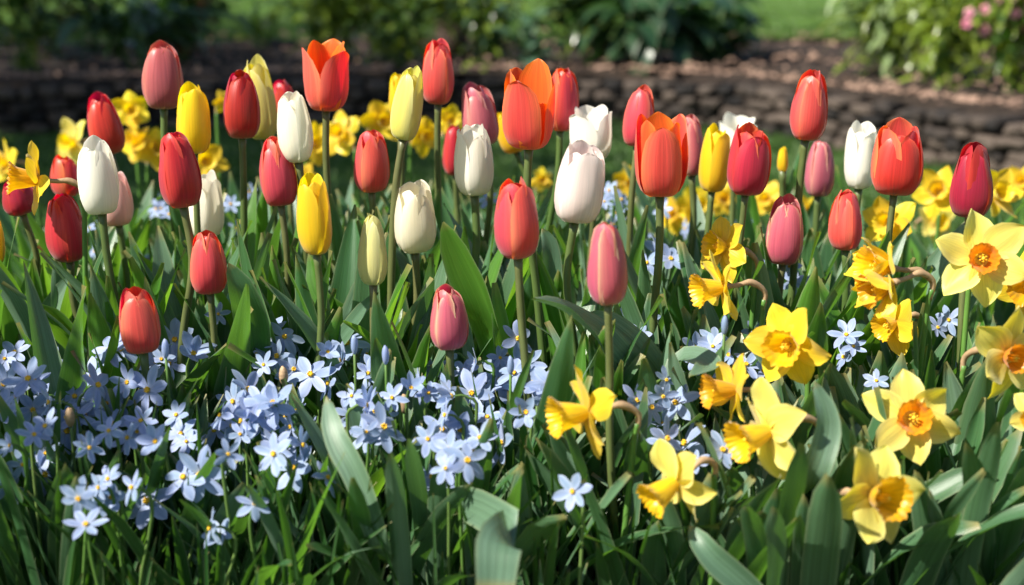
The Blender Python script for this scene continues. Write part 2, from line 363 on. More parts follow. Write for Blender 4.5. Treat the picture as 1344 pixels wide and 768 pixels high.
# ------------------------------------------------------------------ leaves and stems
def leaf_mesh(pts, width, hint, m, fold=.25, wave=0.0, twist=0.0, n=14, prof=None, rg=rnd, name='leaf'):
    """pts: 3D centre line; hint: direction the inner face looks to"""
    c = catmull(pts, n); k = 6; rows = []; ph = rg.uniform(0, 6.28); mb = MB()
    prof = prof or [(0, .55), (.15, .8), (.4, 1), (.65, .88), (.85, .52), (.95, .24), (1, .03)]
    for i, p in enumerate(c):
        t = i / n; T = (c[min(i + 1, n)] - c[max(i - 1, 0)]).normalized()
        S = T.cross(hint)
        if S.length < 1e-4: S = T.orthogonal()
        S.normalize()
        if twist: S = Matrix.Rotation(twist * t, 3, T) @ S
        Nn = S.cross(T).normalized()
        if Nn.dot(hint) < 0 and not twist: Nn = -Nn
        wd = interp(prof, t) * width / 2; row = []
        for j in range(k + 1):
            x = 2 * j / k - 1
            f = fold * (1 - .55 * t)
            q = p + S * (x * wd * math.cos(f * abs(x) * 1.2)) + Nn * (wd * f * (abs(x) ** 1.3) * 1.1 + wave * abs(x) ** 2 * math.sin(ph + t * 9 + (1.7 if x > 0 else 0)) * min(1, t * 3))
            row.append(q)
        rows.append(row)
    mb.grid(rows); return mb.mesh(name, m)
LEAVES = []; BLOOMS = []
def rand_leaf(*a, **k):
    k['rg'] = random.Random(len(LEAVES) * 7 + 3); LEAVES.append((a, k))
def grow_leaves():
    for a, k in LEAVES:
        seed = len(a) and k['rg'].random(); a = list(a)
        for attempt in range(7):
            k['rg'] = random.Random(seed + attempt)
            o = leaf_now(*a, check=True, **k)
            if o: break
            a[2] *= .93; a[1] += .5
def clear_of_blooms(pts, off):
    for i, p in enumerate(pts):
        q = p + off; u, v = px_of(q)
        for (bu, bv, ru, rv, by) in BLOOMS:
            if q.y < by and abs(u - bu) < ru and abs(v - bv) < rv: return False
    return True
def leaf_now(base, az, L, width, m, parent, el0=82, bend=30, fold=.5, wave=.004, rg=rnd, prof=None, twist=None, n=12, check=False):
    p = base.copy(); pts = [p.copy()]; el = R(el0); s = 6; a = az
    curl = rg.choice([1, 1, 1, 1.0, 2.2])
    for i in range(s):
        f = (i + 1) / s
        d = Vector((math.cos(a) * math.cos(el), math.sin(a) * math.cos(el), math.sin(el))); p = p + d * (L / s); pts.append(p.copy())
        el -= R(bend) / s * (0.5 + f * curl); a += rg.uniform(-.06, .06)
    if check and not clear_of_blooms(pts[2:], parent.location): return None
    hint = Vector((-math.cos(az), -math.sin(az), .25))
    o = link('leaf', leaf_mesh(pts, width, hint, m, fold, wave, rg.uniform(-.7, .7) if twist is None else twist, n, prof, rg), parent)
    return o
STRAP = [(0, .75), (.3, .95), (.6, 1), (.85, .9), (.95, .6), (1, .12)]

# ------------------------------------------------------------------ tulips
CLOSED = [(.12, 0), (.56, .02), (.84, .10), (.98, .24), (1.0, .38), (.90, .57), (.70, .76), (.44, .91), (.17, 1.0)]
OPEN = [(.10, 0), (.50, .02), (.80, .11), (.93, .27), (.98, .44), (1.0, .63), (1.02, .80), (1.06, .92), (1.10, 1.0)]
PW = [(0, .20), (.08, .50), (.2, .82), (.40, 1.0), (.58, .97), (.74, .80), (.86, .56), (.94, .34), (.98, .17), (1, .02)]
TS = [0, .04, .09, .15, .22, .30, .38, .46, .54, .62, .70, .77, .83, .88, .925, .96, .985, 1.0]
def petal(Rm, H, th0, op, outer, M4, m, rg, tiltout=0.0, hs=1.0, pw=1.0):
    if op > .6 and not outer and math.cos(th0) < -.75: hs *= .66
    hs *= 1 + .14 * op * math.cos(th0); mb = MB(); rows = []; nx = 10; sd = Vector((rg.uniform(0, 50), rg.uniform(0, 50), 0)); sw = rg.choice([-1, 1]) if not outer else 1
    wid = pw * (1.14 if outer else 1.0) * rg.uniform(.95, 1.05); curl = rg.uniform(-.02, .06); skew = rg.uniform(-.10, .10); nt_ = rg.random()
    for t in TS:
        k = t * 8; i = min(int(k), 7); f = k - i
        rc = lerp(lerp(CLOSED[i][0], CLOSED[i + 1][0], f), lerp(OPEN[i][0], OPEN[i + 1][0], f), op)
        z = lerp(lerp(CLOSED[i][1], CLOSED[i + 1][1], f), lerp(OPEN[i][1], OPEN[i + 1][1], f), op) * H * hs
        rr = rc * Rm * (1.0 if outer else .86 - .05 * op) + tiltout * Rm * t * t
        hw = interp(PW, t) * Rm * wid * lerp(.98, .92, op) * (1 + (.10 if outer else .22) * op * math.sin(math.pi * min(1, t * 1.02) ** 1.7))
        rho = lerp(max(rr * 1.04, Rm * .55), Rm * 1.05, .25 + .35 * t)
        row = []
        for j in range(nx + 1):
            s = 2 * j / nx - 1; a = s * min(hw / rho, 1.35)
            x = rho * math.sin(a) + skew * Rm * t * t * .5
            y = rr - rho * (1 - math.cos(a))
            y += Rm * (.035 * s * sw * math.sin(math.pi * min(1, t * 1.1)) + curl * s * s * t - .03 * math.exp(-(s * 5) ** 2) * math.sin(math.pi * t))
            n_ = noise.noise(Vector((s * 1.3, t * 2.2, 0)) + sd)
            y += Rm * (.07 if outer else .03) * n_ * min(1, t * 4) + Rm * .05 * abs(s) ** 3 * math.sin(t * 11 + sd.x) * t
            zz = z + H * .010 * noise.noise(Vector((s * 2.2, t * 3, 5)) + sd) * (t ** 3) - H * .012 * math.exp(-(s * 7) ** 2) * (t > .99) * nt_
            ca, sa = math.cos(th0), math.sin(th0)
            row.append(M4 @ Vector((x * ca + y * sa, -x * sa + y * ca, zz)))
        rows.append(row)
    mb.grid(rows); return mb.mesh('petal', m)

TULIPS = []   # name for others to refer to, base, bloom bottom
def tulip(xt, vt, xb, vb, wpx, mk, op, label, ref, d=None, shift=None, leaves=3, inner=None, rot=None, lm='leaf', pw=1.0):
    rg = random.Random(int(xt * 7 + vt * 13)); op = op + rg.choice([0, 0, .06, .14]) if op < .5 else op
    hpx = vb - vt
    d = d or min(2.15, max(1.2, 134.0 / hpx)); s = d / FPX
    Pb = P(xb, vb, d); H = hpx * s / .96; Rm = wpx * s / 2 * .97
    if shift is None: shift = rg.uniform(-14, 14)
    gx = Pb.x + shift * s * (Pb.z / (200 * s)); gy = d + rg.uniform(-.02, .03)
    root = thing('tulip', (gx, gy, 0), label, 'tulip', 'tulips standing in the bed')
    O = Vector((gx, gy, 0)); B = Pb - O
    axis = Vector(((xt - xb) * s, rg.uniform(-.004, .004), H)).normalized()
    mid = B * .5 + Vector((rg.uniform(-.015, .015), rg.uniform(-.008, .008), 0)); low = B - axis * .06
    sm = MB(); r0 = rg.uniform(.0034, .0041)
    sm.tube(catmull([Vector((0, 0, -.01)), Vector((mid.x * .6, mid.y * .6, B.z * .33)), Vector((lerp(mid.x, low.x, .4), mid.y, B.z * .66)), low, B + axis * .002], 18), lambda t: r0 * (1.12 - .12 * t) * (1 if t < .97 else 1.25))
    sm.build('stem', M['stem'], root)
    q = Vector((0, 0, 1)).rotation_difference(axis).to_matrix().to_4x4(); M4 = Matrix.Translation(B) @ q
    a0 = rot if rot is not None else 1.047 + rg.choice([-1, 1]) * rg.uniform(.15, .9)
    for k in range(3):
        link('petal', petal(Rm, H, a0 + k * 2.094 + 1.047, op, False, M4, M[inner or mk], rg, rg.uniform(-.04, .02), rg.uniform(.95, 1.02), .5 + pw / 2), root)
    for k in range(3):
        link('petal', petal(Rm, H, a0 + k * 2.094, op, True, M4, M[inner if inner and math.cos(a0 + k * 2.094) > .6 else mk], rg, rg.uniform(-.05, .10) + (.08 * op), rg.uniform(.89, 1.0), pw), root)
    for k in range(leaves):
        az = rg.uniform(0, 6.28); L = rg.uniform(.26, .37) * (1.05 if d > 1.35 else .85)
        mm = M[rg.choice([lm, lm, 'leaf', 'leafgrey', 'leafbright'])]
        rand_leaf(Vector((math.cos(az) * .006, math.sin(az) * .006, rg.uniform(0, .03))), az, L, rg.uniform(.03, .055), mm, root, rg.uniform(74, 88), rg.uniform(10, 55), rg.uniform(.35, .8), .004)
    BLOOMS.append(((xt + xb) / 2, (vt + vb) / 2, wpx * .5 + 4, hpx * .5 + 2, d)); TULIPS.append((ref, O, Pb, root)); return root

tulip(217, 62, 215, 143, 54, 'salmon', .12, 'dusty salmon pink tulip standing tall above the yellow tulip at upper left', 'tall dusty pink tulip')
tulip(255, 116, 255, 202, 46, 'yellow', .25, 'pure yellow closed tulip just below and right of the tall dusty pink tulip', 'yellow tulip beside the dusty pink one')
tulip(319, 97, 318, 182, 50, 'crimson', .10, 'deep crimson closed tulip in front of a tall yellow tulip', 'crimson tulip before the yellow one')
tulip(338, 82, 347, 183, 46, 'paleyellow', .3, 'tall light yellow tulip right behind the deep crimson tulip', 'tall light yellow tulip', d=1.68)
tulip(372, 108, 374, 168, 40, 'red', .1, 'small red tulip half hidden behind a cream white tulip, left of the open orange tulip', 'half hidden small red tulip', d=1.85)
tulip(385, 125, 392, 213, 47, 'ivory', .2, 'cream white tulip leaning slightly left below the open orange red tulip', 'leaning cream white tulip')
tulip(430, 61, 428, 146, 60, 'coral', .85, 'wide open orange red tulip with glowing orange inside, tallest left of centre', 'wide open orange tulip', inner='orange', rot=2.25, pw=.95, d=1.58)
tulip(131, 126, 146, 203, 46, 'red', .15, 'bright red tulip leaning left, just above the big white tulip at left', 'red tulip above the white one')
tulip(86, 205, 90, 258, 40, 'orangered', .2, 'orange red tulip behind, between the left edge daffodil and the white tulip', 'orange red tulip behind', d=1.75)
tulip(128, 186, 134, 281, 54, 'white', .35, 'big white tulip with ragged tip in front of a pale pink one at left', 'big white tulip at left')
tulip(150, 226, 156, 296, 46, 'palepink', .3, 'pale pink tulip mostly hidden behind the big white tulip at left', 'hidden pale pink tulip', d=1.62)
tulip(232, 175, 241, 272, 56, 'red', .12, 'rose red tulip with dark seam, in front of a cream tulip left of centre', 'rose red tulip')
tulip(273, 228, 270, 312, 52, 'ivory', .3, 'cream tulip partly behind the rose red tulip, above the coral orange one', 'cream tulip behind the rose red one', d=1.6)
tulip(88, 253, 92, 343, 55, 'red', .1, 'plump red tulip low at far left beneath the orange red one', 'plump red tulip at far left', shift=44)
tulip(274, 300, 276, 385, 52, 'coral', .12, 'coral orange egg shaped tulip below the cream tulip, left of centre', 'egg shaped coral tulip', d=1.38)
tulip(181, 375, 188, 463, 57, 'coral', .15, 'coral tulip lowest of all at left, touching the blue star flowers', 'lowest coral tulip at left', d=1.3)
tulip(362, 182, 369, 270, 50, 'coral', .1, 'coral red tulip with pale seam directly left of the yellow tulip', 'coral tulip left of the yellow one')
tulip(412, 234, 416, 334, 48, 'yellow', .3, 'bright yellow tulip with frayed tip and small yellow spur, centre left', 'bright yellow tulip')
tulip(22, 236, 30, 281, 46, 'crimson', .2, 'dark red tulip under the yellow daffodil at the left edge', 'dark red tulip at the left edge', d=1.55)
tulip(544, 93, 529, 184, 42, 'paleyellow', .2, 'pale yellow tulip leaning right with a narrow second bloom behind it', 'leaning pale yellow tulip')
tulip(522, 101, 524, 160, 26, 'yellow', .2, 'narrow yellow tulip half hidden behind the leaning pale yellow tulip', 'narrow yellow tulip', d=1.75)
tulip(577, 57, 575, 137, 44, 'coral', .1, 'coral red closed tulip tallest in the centre, beside the leaning yellow one', 'tallest coral tulip in the centre')
tulip(488, 172, 488, 252, 49, 'coral', .15, 'coral red tulip above the pale green bud, left of the pale yellow tulip', 'coral tulip above the pale bud', d=1.55)
tulip(491, 282, 490, 374, 41, 'lemon', 0, 'slim pale greenish yellow tulip bud between yellow and cream tulips', 'slim pale tulip bud', d=1.36)
tulip(544, 240, 545, 331, 58, 'cream', .35, 'cream white glossy tulip with notched top, second row centre', 'glossy cream tulip')
tulip(621, 168, 623, 257, 54, 'ivory', .35, 'ivory white tulip in front of pink and red tulips, centre', 'ivory tulip in the centre')
tulip(622, 113, 634, 192, 50, 'pink', .15, 'salmon pink tulip right behind the ivory white tulip in the centre', 'salmon tulip behind the ivory one', d=1.68)
tulip(596, 165, 598, 230, 34, 'red', .1, 'red tulip showing only its left side behind the ivory tulip', 'red tulip behind the ivory one', d=1.85)
tulip(696, 93, 694, 196, 70, 'orangered', .8, 'largest open orange red tulip with many petals, just right of centre', 'largest open orange tulip', inner='orange', d=1.42, rot=3.6, pw=.88)
tulip(739, 92, 735, 172, 46, 'orangered', .15, 'orange coral tulip tucked behind the largest open orange tulip', 'orange tulip tucked behind', d=1.68)
tulip(662, 145, 678, 200, 38, 'yellow', .3, 'yellow tulip peeking out behind the lower left of the largest orange tulip', 'peeking yellow tulip', d=1.8)
tulip(674, 235, 680, 339, 62, 'coral', .22, 'big coral red tulip with dark split, below the largest orange tulip', 'big split coral tulip', inner='orangered')
tulip(774, 143, 777, 211, 56, 'white', .75, 'short open white tulip behind, above the blush white tulip', 'short open white tulip', d=1.65)
tulip(766, 192, 754, 292, 68, 'blush', .4, 'blush white tulip leaning right, with soft pink base', 'blush white tulip')
tulip(843, 117, 836, 193, 43, 'coral', .15, 'plain coral red closed tulip leaning right behind the open orange one', 'leaning coral tulip behind', d=1.62)
tulip(865, 156, 866, 258, 71, 'orangered', .65, 'wide open orange tulip with pink centre stripe, right of centre', 'pink striped open orange tulip', inner='orange', d=1.4, rot=3.14, pw=.82)
tulip(903, 154, 908, 231, 36, 'pink', .1, 'rose pink closed tulip half behind the striped open orange tulip', 'rose pink tulip half hidden', d=1.7)
tulip(940, 170, 934, 252, 42, 'yellow', .35, 'yellow tulip leaning right in front of a white one, right of centre', 'yellow tulip right of centre')
tulip(968, 156, 966, 205, 48, 'white', .9, 'small open white tulip behind the yellow and red tulips at right', 'small open white tulip', d=1.95)
tulip(984, 168, 978, 256, 58, 'red', .45, 'red tulip with one petal standing apart, right of the yellow tulip', 'red tulip with a loose petal', inner='orangered')
tulip(1063, 97, 1057, 184, 50, 'coral', .15, 'coral tulip standing tallest of all at right against the stone wall', 'tallest coral tulip at right', shift=-15)
tulip(1075, 186, 1073, 258, 40, 'pink', .15, 'plain pink tulip directly below the tallest coral tulip at right', 'pink tulip at right', d=1.75)
tulip(1129, 166, 1127, 248, 44, 'white', .6, 'white tulip with split pointed petals left of the open red tulip', 'pointed white tulip', d=1.62)
tulip(1177, 164, 1173, 256, 69, 'red', .5, 'broad open red tulip with upright petals, between white and dark red ones', 'broad open red tulip', inner='orangered', d=1.46)
tulip(1272, 190, 1272, 285, 56, 'crimson', .08, 'dark red closed tulip farthest right of all the tulips', 'dark red tulip at far right')
tulip(1031, 259, 1027, 347, 51, 'pinkcream', .15, 'pink and cream tulip beneath the tallest coral tulip, above the daffodils', 'pink and cream tulip at right')
tulip(1106, 248, 1110, 328, 47, 'coral', .08, 'small coral red pointed tulip below the pointed white tulip', 'small pointed coral tulip', d=1.5)
tulip(1026, 193, 1027, 226, 15, 'yellow', 0, 'tiny yellow tulip bud on a thin stem between red and coral tulips', 'tiny yellow bud', d=1.75, leaves=1)
tulip(793, 288, 798, 399, 57, 'pinkcream', .05, 'pink tulip with a cream stripe on a long bare stem, nearest the camera', 'pink tulip on the long bare stem', shift=14, leaves=2)
tulip(587, 375, 590, 458, 54, 'pinkcream', .05, 'small pink tulip with a cream stripe just above the blue star flowers, centre', 'low pink and cream tulip', d=1.32)
tulip(-8, 275, -8, 350, 34, 'yellow', .2, 'yellow tulip cut off by the left edge', 'edge yellow tulip', d=1.5)

# ------------------------------------------------------------------ daffodils
rd = random.Random(21)
def tepal_mesh(L, W, m, rg, curve, name='petal', wob=1.0, n=12, nx=6, r0=.002, prof=None, tw=None):
    mb = MB(); rows = []; tw = rg.uniform(-.9, .9) if tw is None else tw; sd = Vector((rg.uniform(0, 60), rg.uniform(0, 60), 0)); cup = rg.uniform(.05, .35) * rg.choice([1, 1, -1])
    prof = prof or [(0, .30), (.15, .66), (.35, .95), (.52, 1), (.72, .84), (.87, .5), (.95, .26), (1, .03)]
    bend = rg.uniform(-.06, .06)
    for i in range(n + 1):
        t = i / n; t = t ** .9
        hw = interp(prof, t) * W / 2; row = []
        z = curve * L * t * t; a = tw * t
        for j in range(nx + 1):
            s = 2 * j / nx - 1
            y = s * hw; zz = cup * hw * s * s + wob * (.028 * L * noise.noise(Vector((s * 1.2, t * 2, 0)) + sd)) + .05 * hw * math.exp(-(s * 4) ** 2) - wob * .02 * L * t * abs(s) * math.sin(8 * t + sd.x)
            y2 = y * math.cos(a) - zz * math.sin(a); z2 = y * math.sin(a) + zz * math.cos(a)
            row.append(Vector((r0 + L * t * (1 - .12 * abs(curve)), y2 + bend * L * t * t, z + z2)))
        rows.append(row)
    mb.grid(rows); return mb.mesh(name, m)
def cup_mesh(L, r_base, r_mouth, flare, lobes, m, rg):
    mb = MB(); rows = []; nt_ = 14; na = 60; ph = rg.uniform(0, 6.28)
    for i in range(nt_ + 1):
        t = i / nt_; row = []
        r = lerp(r_base, r_mouth, 1 - (1 - t) ** 1.6) + flare * max(0, (t - .7) / .3) ** 2
        for k in range(na):
            a = 2 * math.pi * k / na
            fr = t ** 5 * (math.sin(lobes * a + ph) * .045 + .05 * noise.noise(Vector((math.cos(a) * 3, math.sin(a) * 3, ph))) * 2) + t * .025 * math.sin(6 * a) 
            zz = L * t + L * .05 * t ** 4 * math.sin((lobes + 5) * a + 2 * ph)
            row.append(Vector((r * (1 + fr) * math.cos(a), r * (1 + fr) * math.sin(a), zz)))
        rows.append(row)
    mb.grid(rows, close=True); return mb.mesh('trumpet', m)
def stamens_mesh(L, rg):
    mb = MB()
    for k in range(6):
        a = k * math.pi / 3 + .3; p = [Vector((.0016 * math.cos(a), .0016 * math.sin(a), 0)), Vector((.0024 * math.cos(a), .0024 * math.sin(a), L * .6))]
        mb.tube(p, .0004, 5); q = p[1]; mb.blob((q.x, q.y, q.z + .002), .0008, .0008, .003, 6, 4)
    mb.tube([Vector((0, 0, 0)), Vector((0, 0, L * .95))], .0007, 6); mb.blob((0, 0, L), .0016, .0016, .0010, 8, 4)
    return mb.mesh('stamens', M['pollen'])
VAR = {}
for key, pm in (('pale', 'daff_pale'), ('gold', 'daff')):
    VAR[key] = [tepal_mesh(.036, .0262, M[pm], rd, c, wob=1.9, n=14, nx=8) for c in (-.16, -.05, .05, .12, -.28, .2)]
CUPS = {'yellow': [cup_mesh(.019, .0055, .0105, .0030, 14, M['daff'], rd) for _ in range(2)],
        'short': [cup_mesh(.012, .0045, .0098, .0015, 15, M['cup_orange'], rd) for _ in range(2)],
        'mid': [cup_mesh(.019, .0055, .0120, .0030, 16, M['cup_gold'], rd) for _ in range(2)],
        'long': [cup_mesh(.027, .0055, .0115, .0045, 17, M['cup_gold'], rd) for _ in range(3)]}
STAM = {'yellow': stamens_mesh(.014, rd), 'short': stamens_mesh(.009, rd), 'mid': stamens_mesh(.014, rd), 'long': stamens_mesh(.02, rd)}
DAFFS = []
def daffodil(u, v, rpx, face, label, kind='gold', cup='long', d=None, roll=0, sweep=0.0, foot=None, drop=.04, leaves=2, rim=1.0, group='daffodils in the bed', ref=None, detail=True):
    """u, v: pixel where the petals meet; rpx: petal length in pixels; sweep: petals swept forward(+) or back(-)"""
    rg = random.Random(int(u * 3 + v * 17)); d = d or max(1.03, min(2.4, .0365 * FPX / rpx)); s = d / FPX; sc = rpx * s / .0335
    C0 = P(u, v, d); f = Vector(face).normalized()
    # ground point: below the end of the neck
    back = C0 - f * .034 * sc
    if foot is None: fx = back.x - f.x * .02 + rg.uniform(-.01, .01)
    else: fx = P(foot[0], foot[1], d).x
    gy = back.y - f.y * .015 + rg.uniform(0, .02)
    O = Vector((fx, gy, 0)); C = C0 - O
    root = thing('daffodil', O, label, 'daffodil', group)
    x = f.orthogonal(); X = Vector((0, 0, 1)) - f * f.z
    if X.length < .05: X = Vector((1, 0, 0)) - f * f.x
    X.normalize(); Y = f.cross(X); RM = Matrix((X, Y, f)).transposed().to_4x4()
    base = Matrix.Translation(C) @ RM @ Matrix.Diagonal((sc, sc, sc, 1))
    vs_ = VAR[kind]
    for k in range(6):
        outer = k % 2
        mt = base @ Matrix.Rotation(R(roll) + k * math.pi / 3 + rg.uniform(-.08, .08), 4, 'Z') @ Matrix.Translation((0, 0, -.0012 * outer)) @ Matrix.Rotation(-R(sweep + rg.uniform(-9, 9)), 4, 'Y') @ Matrix.Diagonal((rg.uniform(.92, 1.06), rg.uniform(.92, 1.08), 1, 1))
        link('petal', rg.choice(vs_), root, mt)
    tr = link('trumpet', rg.choice(CUPS[cup]), root, base @ Matrix.Rotation(rg.uniform(0, 6), 4, 'Z') @ Matrix.Diagonal((rim, rim, 1, 1)))
    if detail: link('stamens', STAM[cup], tr)
    # neck: tube, ovary, bend, stem
    n0 = C - f * .002 * sc; n1 = C - f * .017 * sc; n2 = C - f * .030 * sc + Vector((0, 0, .001)); ang = Vector((-f.x, -f.y, 0)) * .012 * sc
    n3 = C - f * .040 * sc + ang * .4 + Vector((0, 0, -drop * .25)); n4 = Vector((lerp(n3.x, 0, .25) , lerp(n3.y, 0, .25), n3.z - drop))
    sp = MB(); sp.tube(catmull([n0, n1, n2, n3, n3.lerp(n4, .45)], 16), lambda t: interp([(0, .0040), (.15, .0022), (.35, .0025), (.5, .0035), (.7, .0027), (1, .0022)], t) * sc ** .5, 8)
    sp.build('spathe', M['spathe'], root)
    st = MB(); st.tube(catmull([n3.lerp(n4, .2), n4, Vector((n4.x * .4, n4.y * .4, n4.z * .55)), Vector((0, 0, -.01))], 16), lambda t: .0026 + .0006 * t, 8)
    st.build('stem', M['dstem'], root)
    for k in range(leaves):
        az = rg.uniform(0, 6.28)
        rand_leaf(Vector((math.cos(az) * .01, math.sin(az) * .01, 0)), az, rg.uniform(.22, .32), rg.uniform(.012, .019), M['daffleaf'], root, rg.uniform(78, 88), rg.uniform(5, 35), .35, .001, prof=STRAP)
    BLOOMS.append((u + f.x * rpx * .4, v, rpx * .9, rpx * .85, d)); DAFFS.append((ref, O, C0, root)); return root
G = 'daffodils in the front of the bed'
daffodil(1288, 340, 60, (-.15, -1, .28), 'pale daffodil with ragged orange cup, uppermost at the right edge below the dark red tulip', 'pale', 'short', roll=12, d=1.3, sweep=5, group=G, ref='uppermost pale daffodil')
daffodil(1322, 468, 61, (.45, -1, .12), 'pale daffodil with small orange cup cut by the right edge, under the uppermost pale one', 'pale', 'short', roll=-12, d=1.22, sweep=4, group=G, ref='pale daffodil at the right edge')
daffodil(1196, 549, 62, (-.05, -1, .40), 'daffodil facing the viewer with deep orange cup, diagonally above the biggest pale one', 'pale', 'short', roll=8, d=1.18, sweep=3, group=G, ref='orange cupped daffodil', rim=1.15)
daffodil(1148, 652, 72, (.50, -1, .30), 'biggest pale yellow daffodil with wide golden cup turned right, lowest in the photo', 'pale', 'mid', roll=25, d=1.08, sweep=5, group=G, ref='lowest daffodil')
daffodil(1008, 566, 66, (-.90, -.45, -.16), 'pale daffodil turned left with hanging petals, brown neck reaching right, lower middle of the daffodils', 'pale', 'long', roll=4, d=1.13, sweep=-8, group=G, ref='drooping pale daffodil', rim=.95)
daffodil(1036, 452, 58, (-.52, -.85, .05), 'golden daffodil with square petals facing half left, brown bent neck on its right', 'gold', 'mid', roll=30, d=1.24, sweep=6, group=G, ref='square petalled golden daffodil')
daffodil(963, 512, 50, (-.96, -.25, .05), 'golden daffodil in pure side view, trumpet left, just above the drooping pale daffodil', 'gold', 'long', d=1.2, sweep=4, group=G, ref='side view daffodil')
daffodil(886, 633, 58, (-.75, -.45, -.40), 'daffodil nodding down and left, lowest one beside the long bare tulip stem', 'pale', 'long', roll=15, d=1.1, sweep=-12, group=G, ref='nodding daffodil')
daffodil(769, 541, 60, (-.93, -.35, -.05), 'golden daffodil left of the long bare tulip stem, facing left', 'gold', 'long', d=1.14, sweep=3, roll=6, group=G, foot=(812, 700), ref='daffodil left of the bare stem')
daffodil(948, 377, 48, (-.95, -.3, -.05), 'golden daffodil facing left on a long arched brown neck, lower of a stacked pair', 'gold', 'long', d=1.34, sweep=5, roll=5, group=G, foot=(1000, 430), ref='lower of the stacked pair')
daffodil(950, 325, 42, (-.9, -.4, .25), 'golden daffodil with raised petal, upper of the stacked pair facing left', 'gold', 'mid', d=1.42, sweep=-4, roll=20, group=G, foot=(985, 420), ref='upper of the stacked pair')
daffodil(1168, 352, 52, (-.93, -.3, .18), 'half closed golden daffodil, upper bloom of two sharing a thick bent neck', 'gold', 'long', d=1.3, sweep=52, roll=10, group=G, foot=(1200, 480), ref='upper half closed daffodil')
daffodil(1170, 372, 50, (-.93, -.3, -.22), 'half closed golden daffodil, lower bloom of two sharing a thick bent neck', 'gold', 'long', d=1.28, sweep=50, roll=30, group=G, foot=(1206, 480), ref='lower half closed daffodil')
daffodil(1173, 424, 42, (-.85, -.45, -.15), 'small golden daffodil facing left under the two half closed ones', 'gold', 'mid', d=1.38, sweep=-6, roll=15, group=G, foot=(1196, 500), ref='small golden daffodil')
daffodil(1352, 372, 52, (-.5, -.8, -.1), 'golden daffodil cut by the right edge beside the uppermost pale one', 'gold', 'mid', d=1.36, sweep=0, group=G, ref='edge golden daffodil')
daffodil(1362, 545, 36, (-.6, -.7, -.1), 'pale daffodil barely showing at the right edge, below the small orange cup', 'pale', 'mid', d=1.15, group=G, ref='barely showing daffodil')
daffodil(50, 236, 46, (-.92, -.36, .14), 'golden daffodil at the far left edge facing left with one petal raised', 'gold', 'long', d=1.45, sweep=6, roll=10, group=G, foot=(84, 300), ref='daffodil at the far left')
BACK = [ # u, v, petal px, face, kind, cup, label
 (172, 145, 24, (.2, -1, .2), 'gold', 'mid', 'blurred golden daffodil behind, left of the tall dusty pink tulip'),
 (97, 186, 28, (-.5, -.8, .1), 'paley', 'mid', 'blurred pale yellow daffodil behind, left of the red leaning tulip'),
 (8, 212, 26, (-.6, -.7, .2), 'gold', 'mid', 'blurred yellow daffodil at the left edge above the big edge daffodil'),
 (180, 184, 26, (-.6, -.7, .3), 'gold', 'long', 'blurred daffodil behind, right of the red leaning tulip'),
 (204, 196, 26, (.5, -.8, .3), 'gold', 'mid', 'blurred golden daffodil under the tall dusty pink tulip'),
 (268, 212, 28, (.4, -.8, .2), 'gold', 'mid', 'blurred daffodil directly below the pure yellow tulip'),
 (294, 134, 15, (.6, -.7, .1), 'gold', 'long', 'small orange yellow daffodil alone, left of the crimson tulip'),
 (398, 234, 20, (.2, -.8, .1), 'gold', 'mid', 'blurred daffodil just above the bright yellow tulip'),
 (412, 190, 26, (.4, -.8, .2), 'gold', 'mid', 'blurred daffodil right of the leaning cream white tulip'),
 (448, 176, 28, (-.3, -.8, .3), 'gold', 'long', 'blurred daffodil left of the coral tulip above the pale bud'),
 (500, 160, 27, (.5, -.8, .2), 'gold', 'mid', 'blurred daffodil left of the leaning pale yellow tulip'),
 (556, 178, 24, (.5, -.8, .0), 'gold', 'mid', 'blurred daffodil between the leaning yellow and tallest coral tulips'),
 (590, 160, 20, (.3, -.8, .3), 'gold', 'long', 'blurred daffodil left of the salmon pink tulip'),
 (710, 236, 15, (.3, -.8, .2), 'gold', 'mid', 'tiny orange yellow daffodil under the largest open orange tulip'),
 (822, 240, 20, (.4, -.8, .2), 'gold', 'mid', 'small yellow daffodil left of the striped open orange tulip'),
 (884, 282, 24, (-.4, -.8, .2), 'gold', 'long', 'blurred daffodil under the striped open orange tulip'),
 (912, 268, 25, (.4, -.8, .1), 'gold', 'mid', 'blurred daffodil below the rose pink half hidden tulip'),
 (948, 262, 22, (.2, -.8, .3), 'gold', 'mid', 'blurred daffodil below the yellow tulip right of centre'),
 (1008, 262, 22, (-.5, -.8, .2), 'gold', 'long', 'blurred daffodil above the pink and cream tulip'),
 (1056, 276, 20, (.3, -.8, .1), 'gold', 'long', 'blurred orange daffodil right of the pink and cream tulip'),
 (1168, 294, 36, (-.6, -.7, .2), 'gold', 'long', 'bright blurred daffodil behind, left below the broad red tulip'),
 (1232, 254, 32, (-.3, -.8, .4), 'gold', 'mid', 'blurred daffodil between the broad red and dark red tulips'),
 (1226, 290, 28, (.3, -.8, .1), 'paley', 'mid', 'blurred pale daffodil low between the broad red and dark red tulips'),
 (1306, 256, 34, (.3, -.8, .4), 'gold', 'mid', 'blurred yellow daffodil right of the dark red tulip'),
 (1342, 240, 22, (-.4, -.8, .3), 'gold', 'mid', 'blurred yellow daffodil cut by the right edge behind'),
]
for (u, v, r_, fc, kd, cp, lb) in BACK:
    daffodil(u, v, r_ * 1.06, fc, lb, 'pale' if kd == 'paley' else 'gold', 'yellow', d=min(2.3, max(1.75, 64 / r_)), roll=(u * 7) % 60, sweep=12, leaves=2, group='blurred daffodils behind the tulips', detail=False)

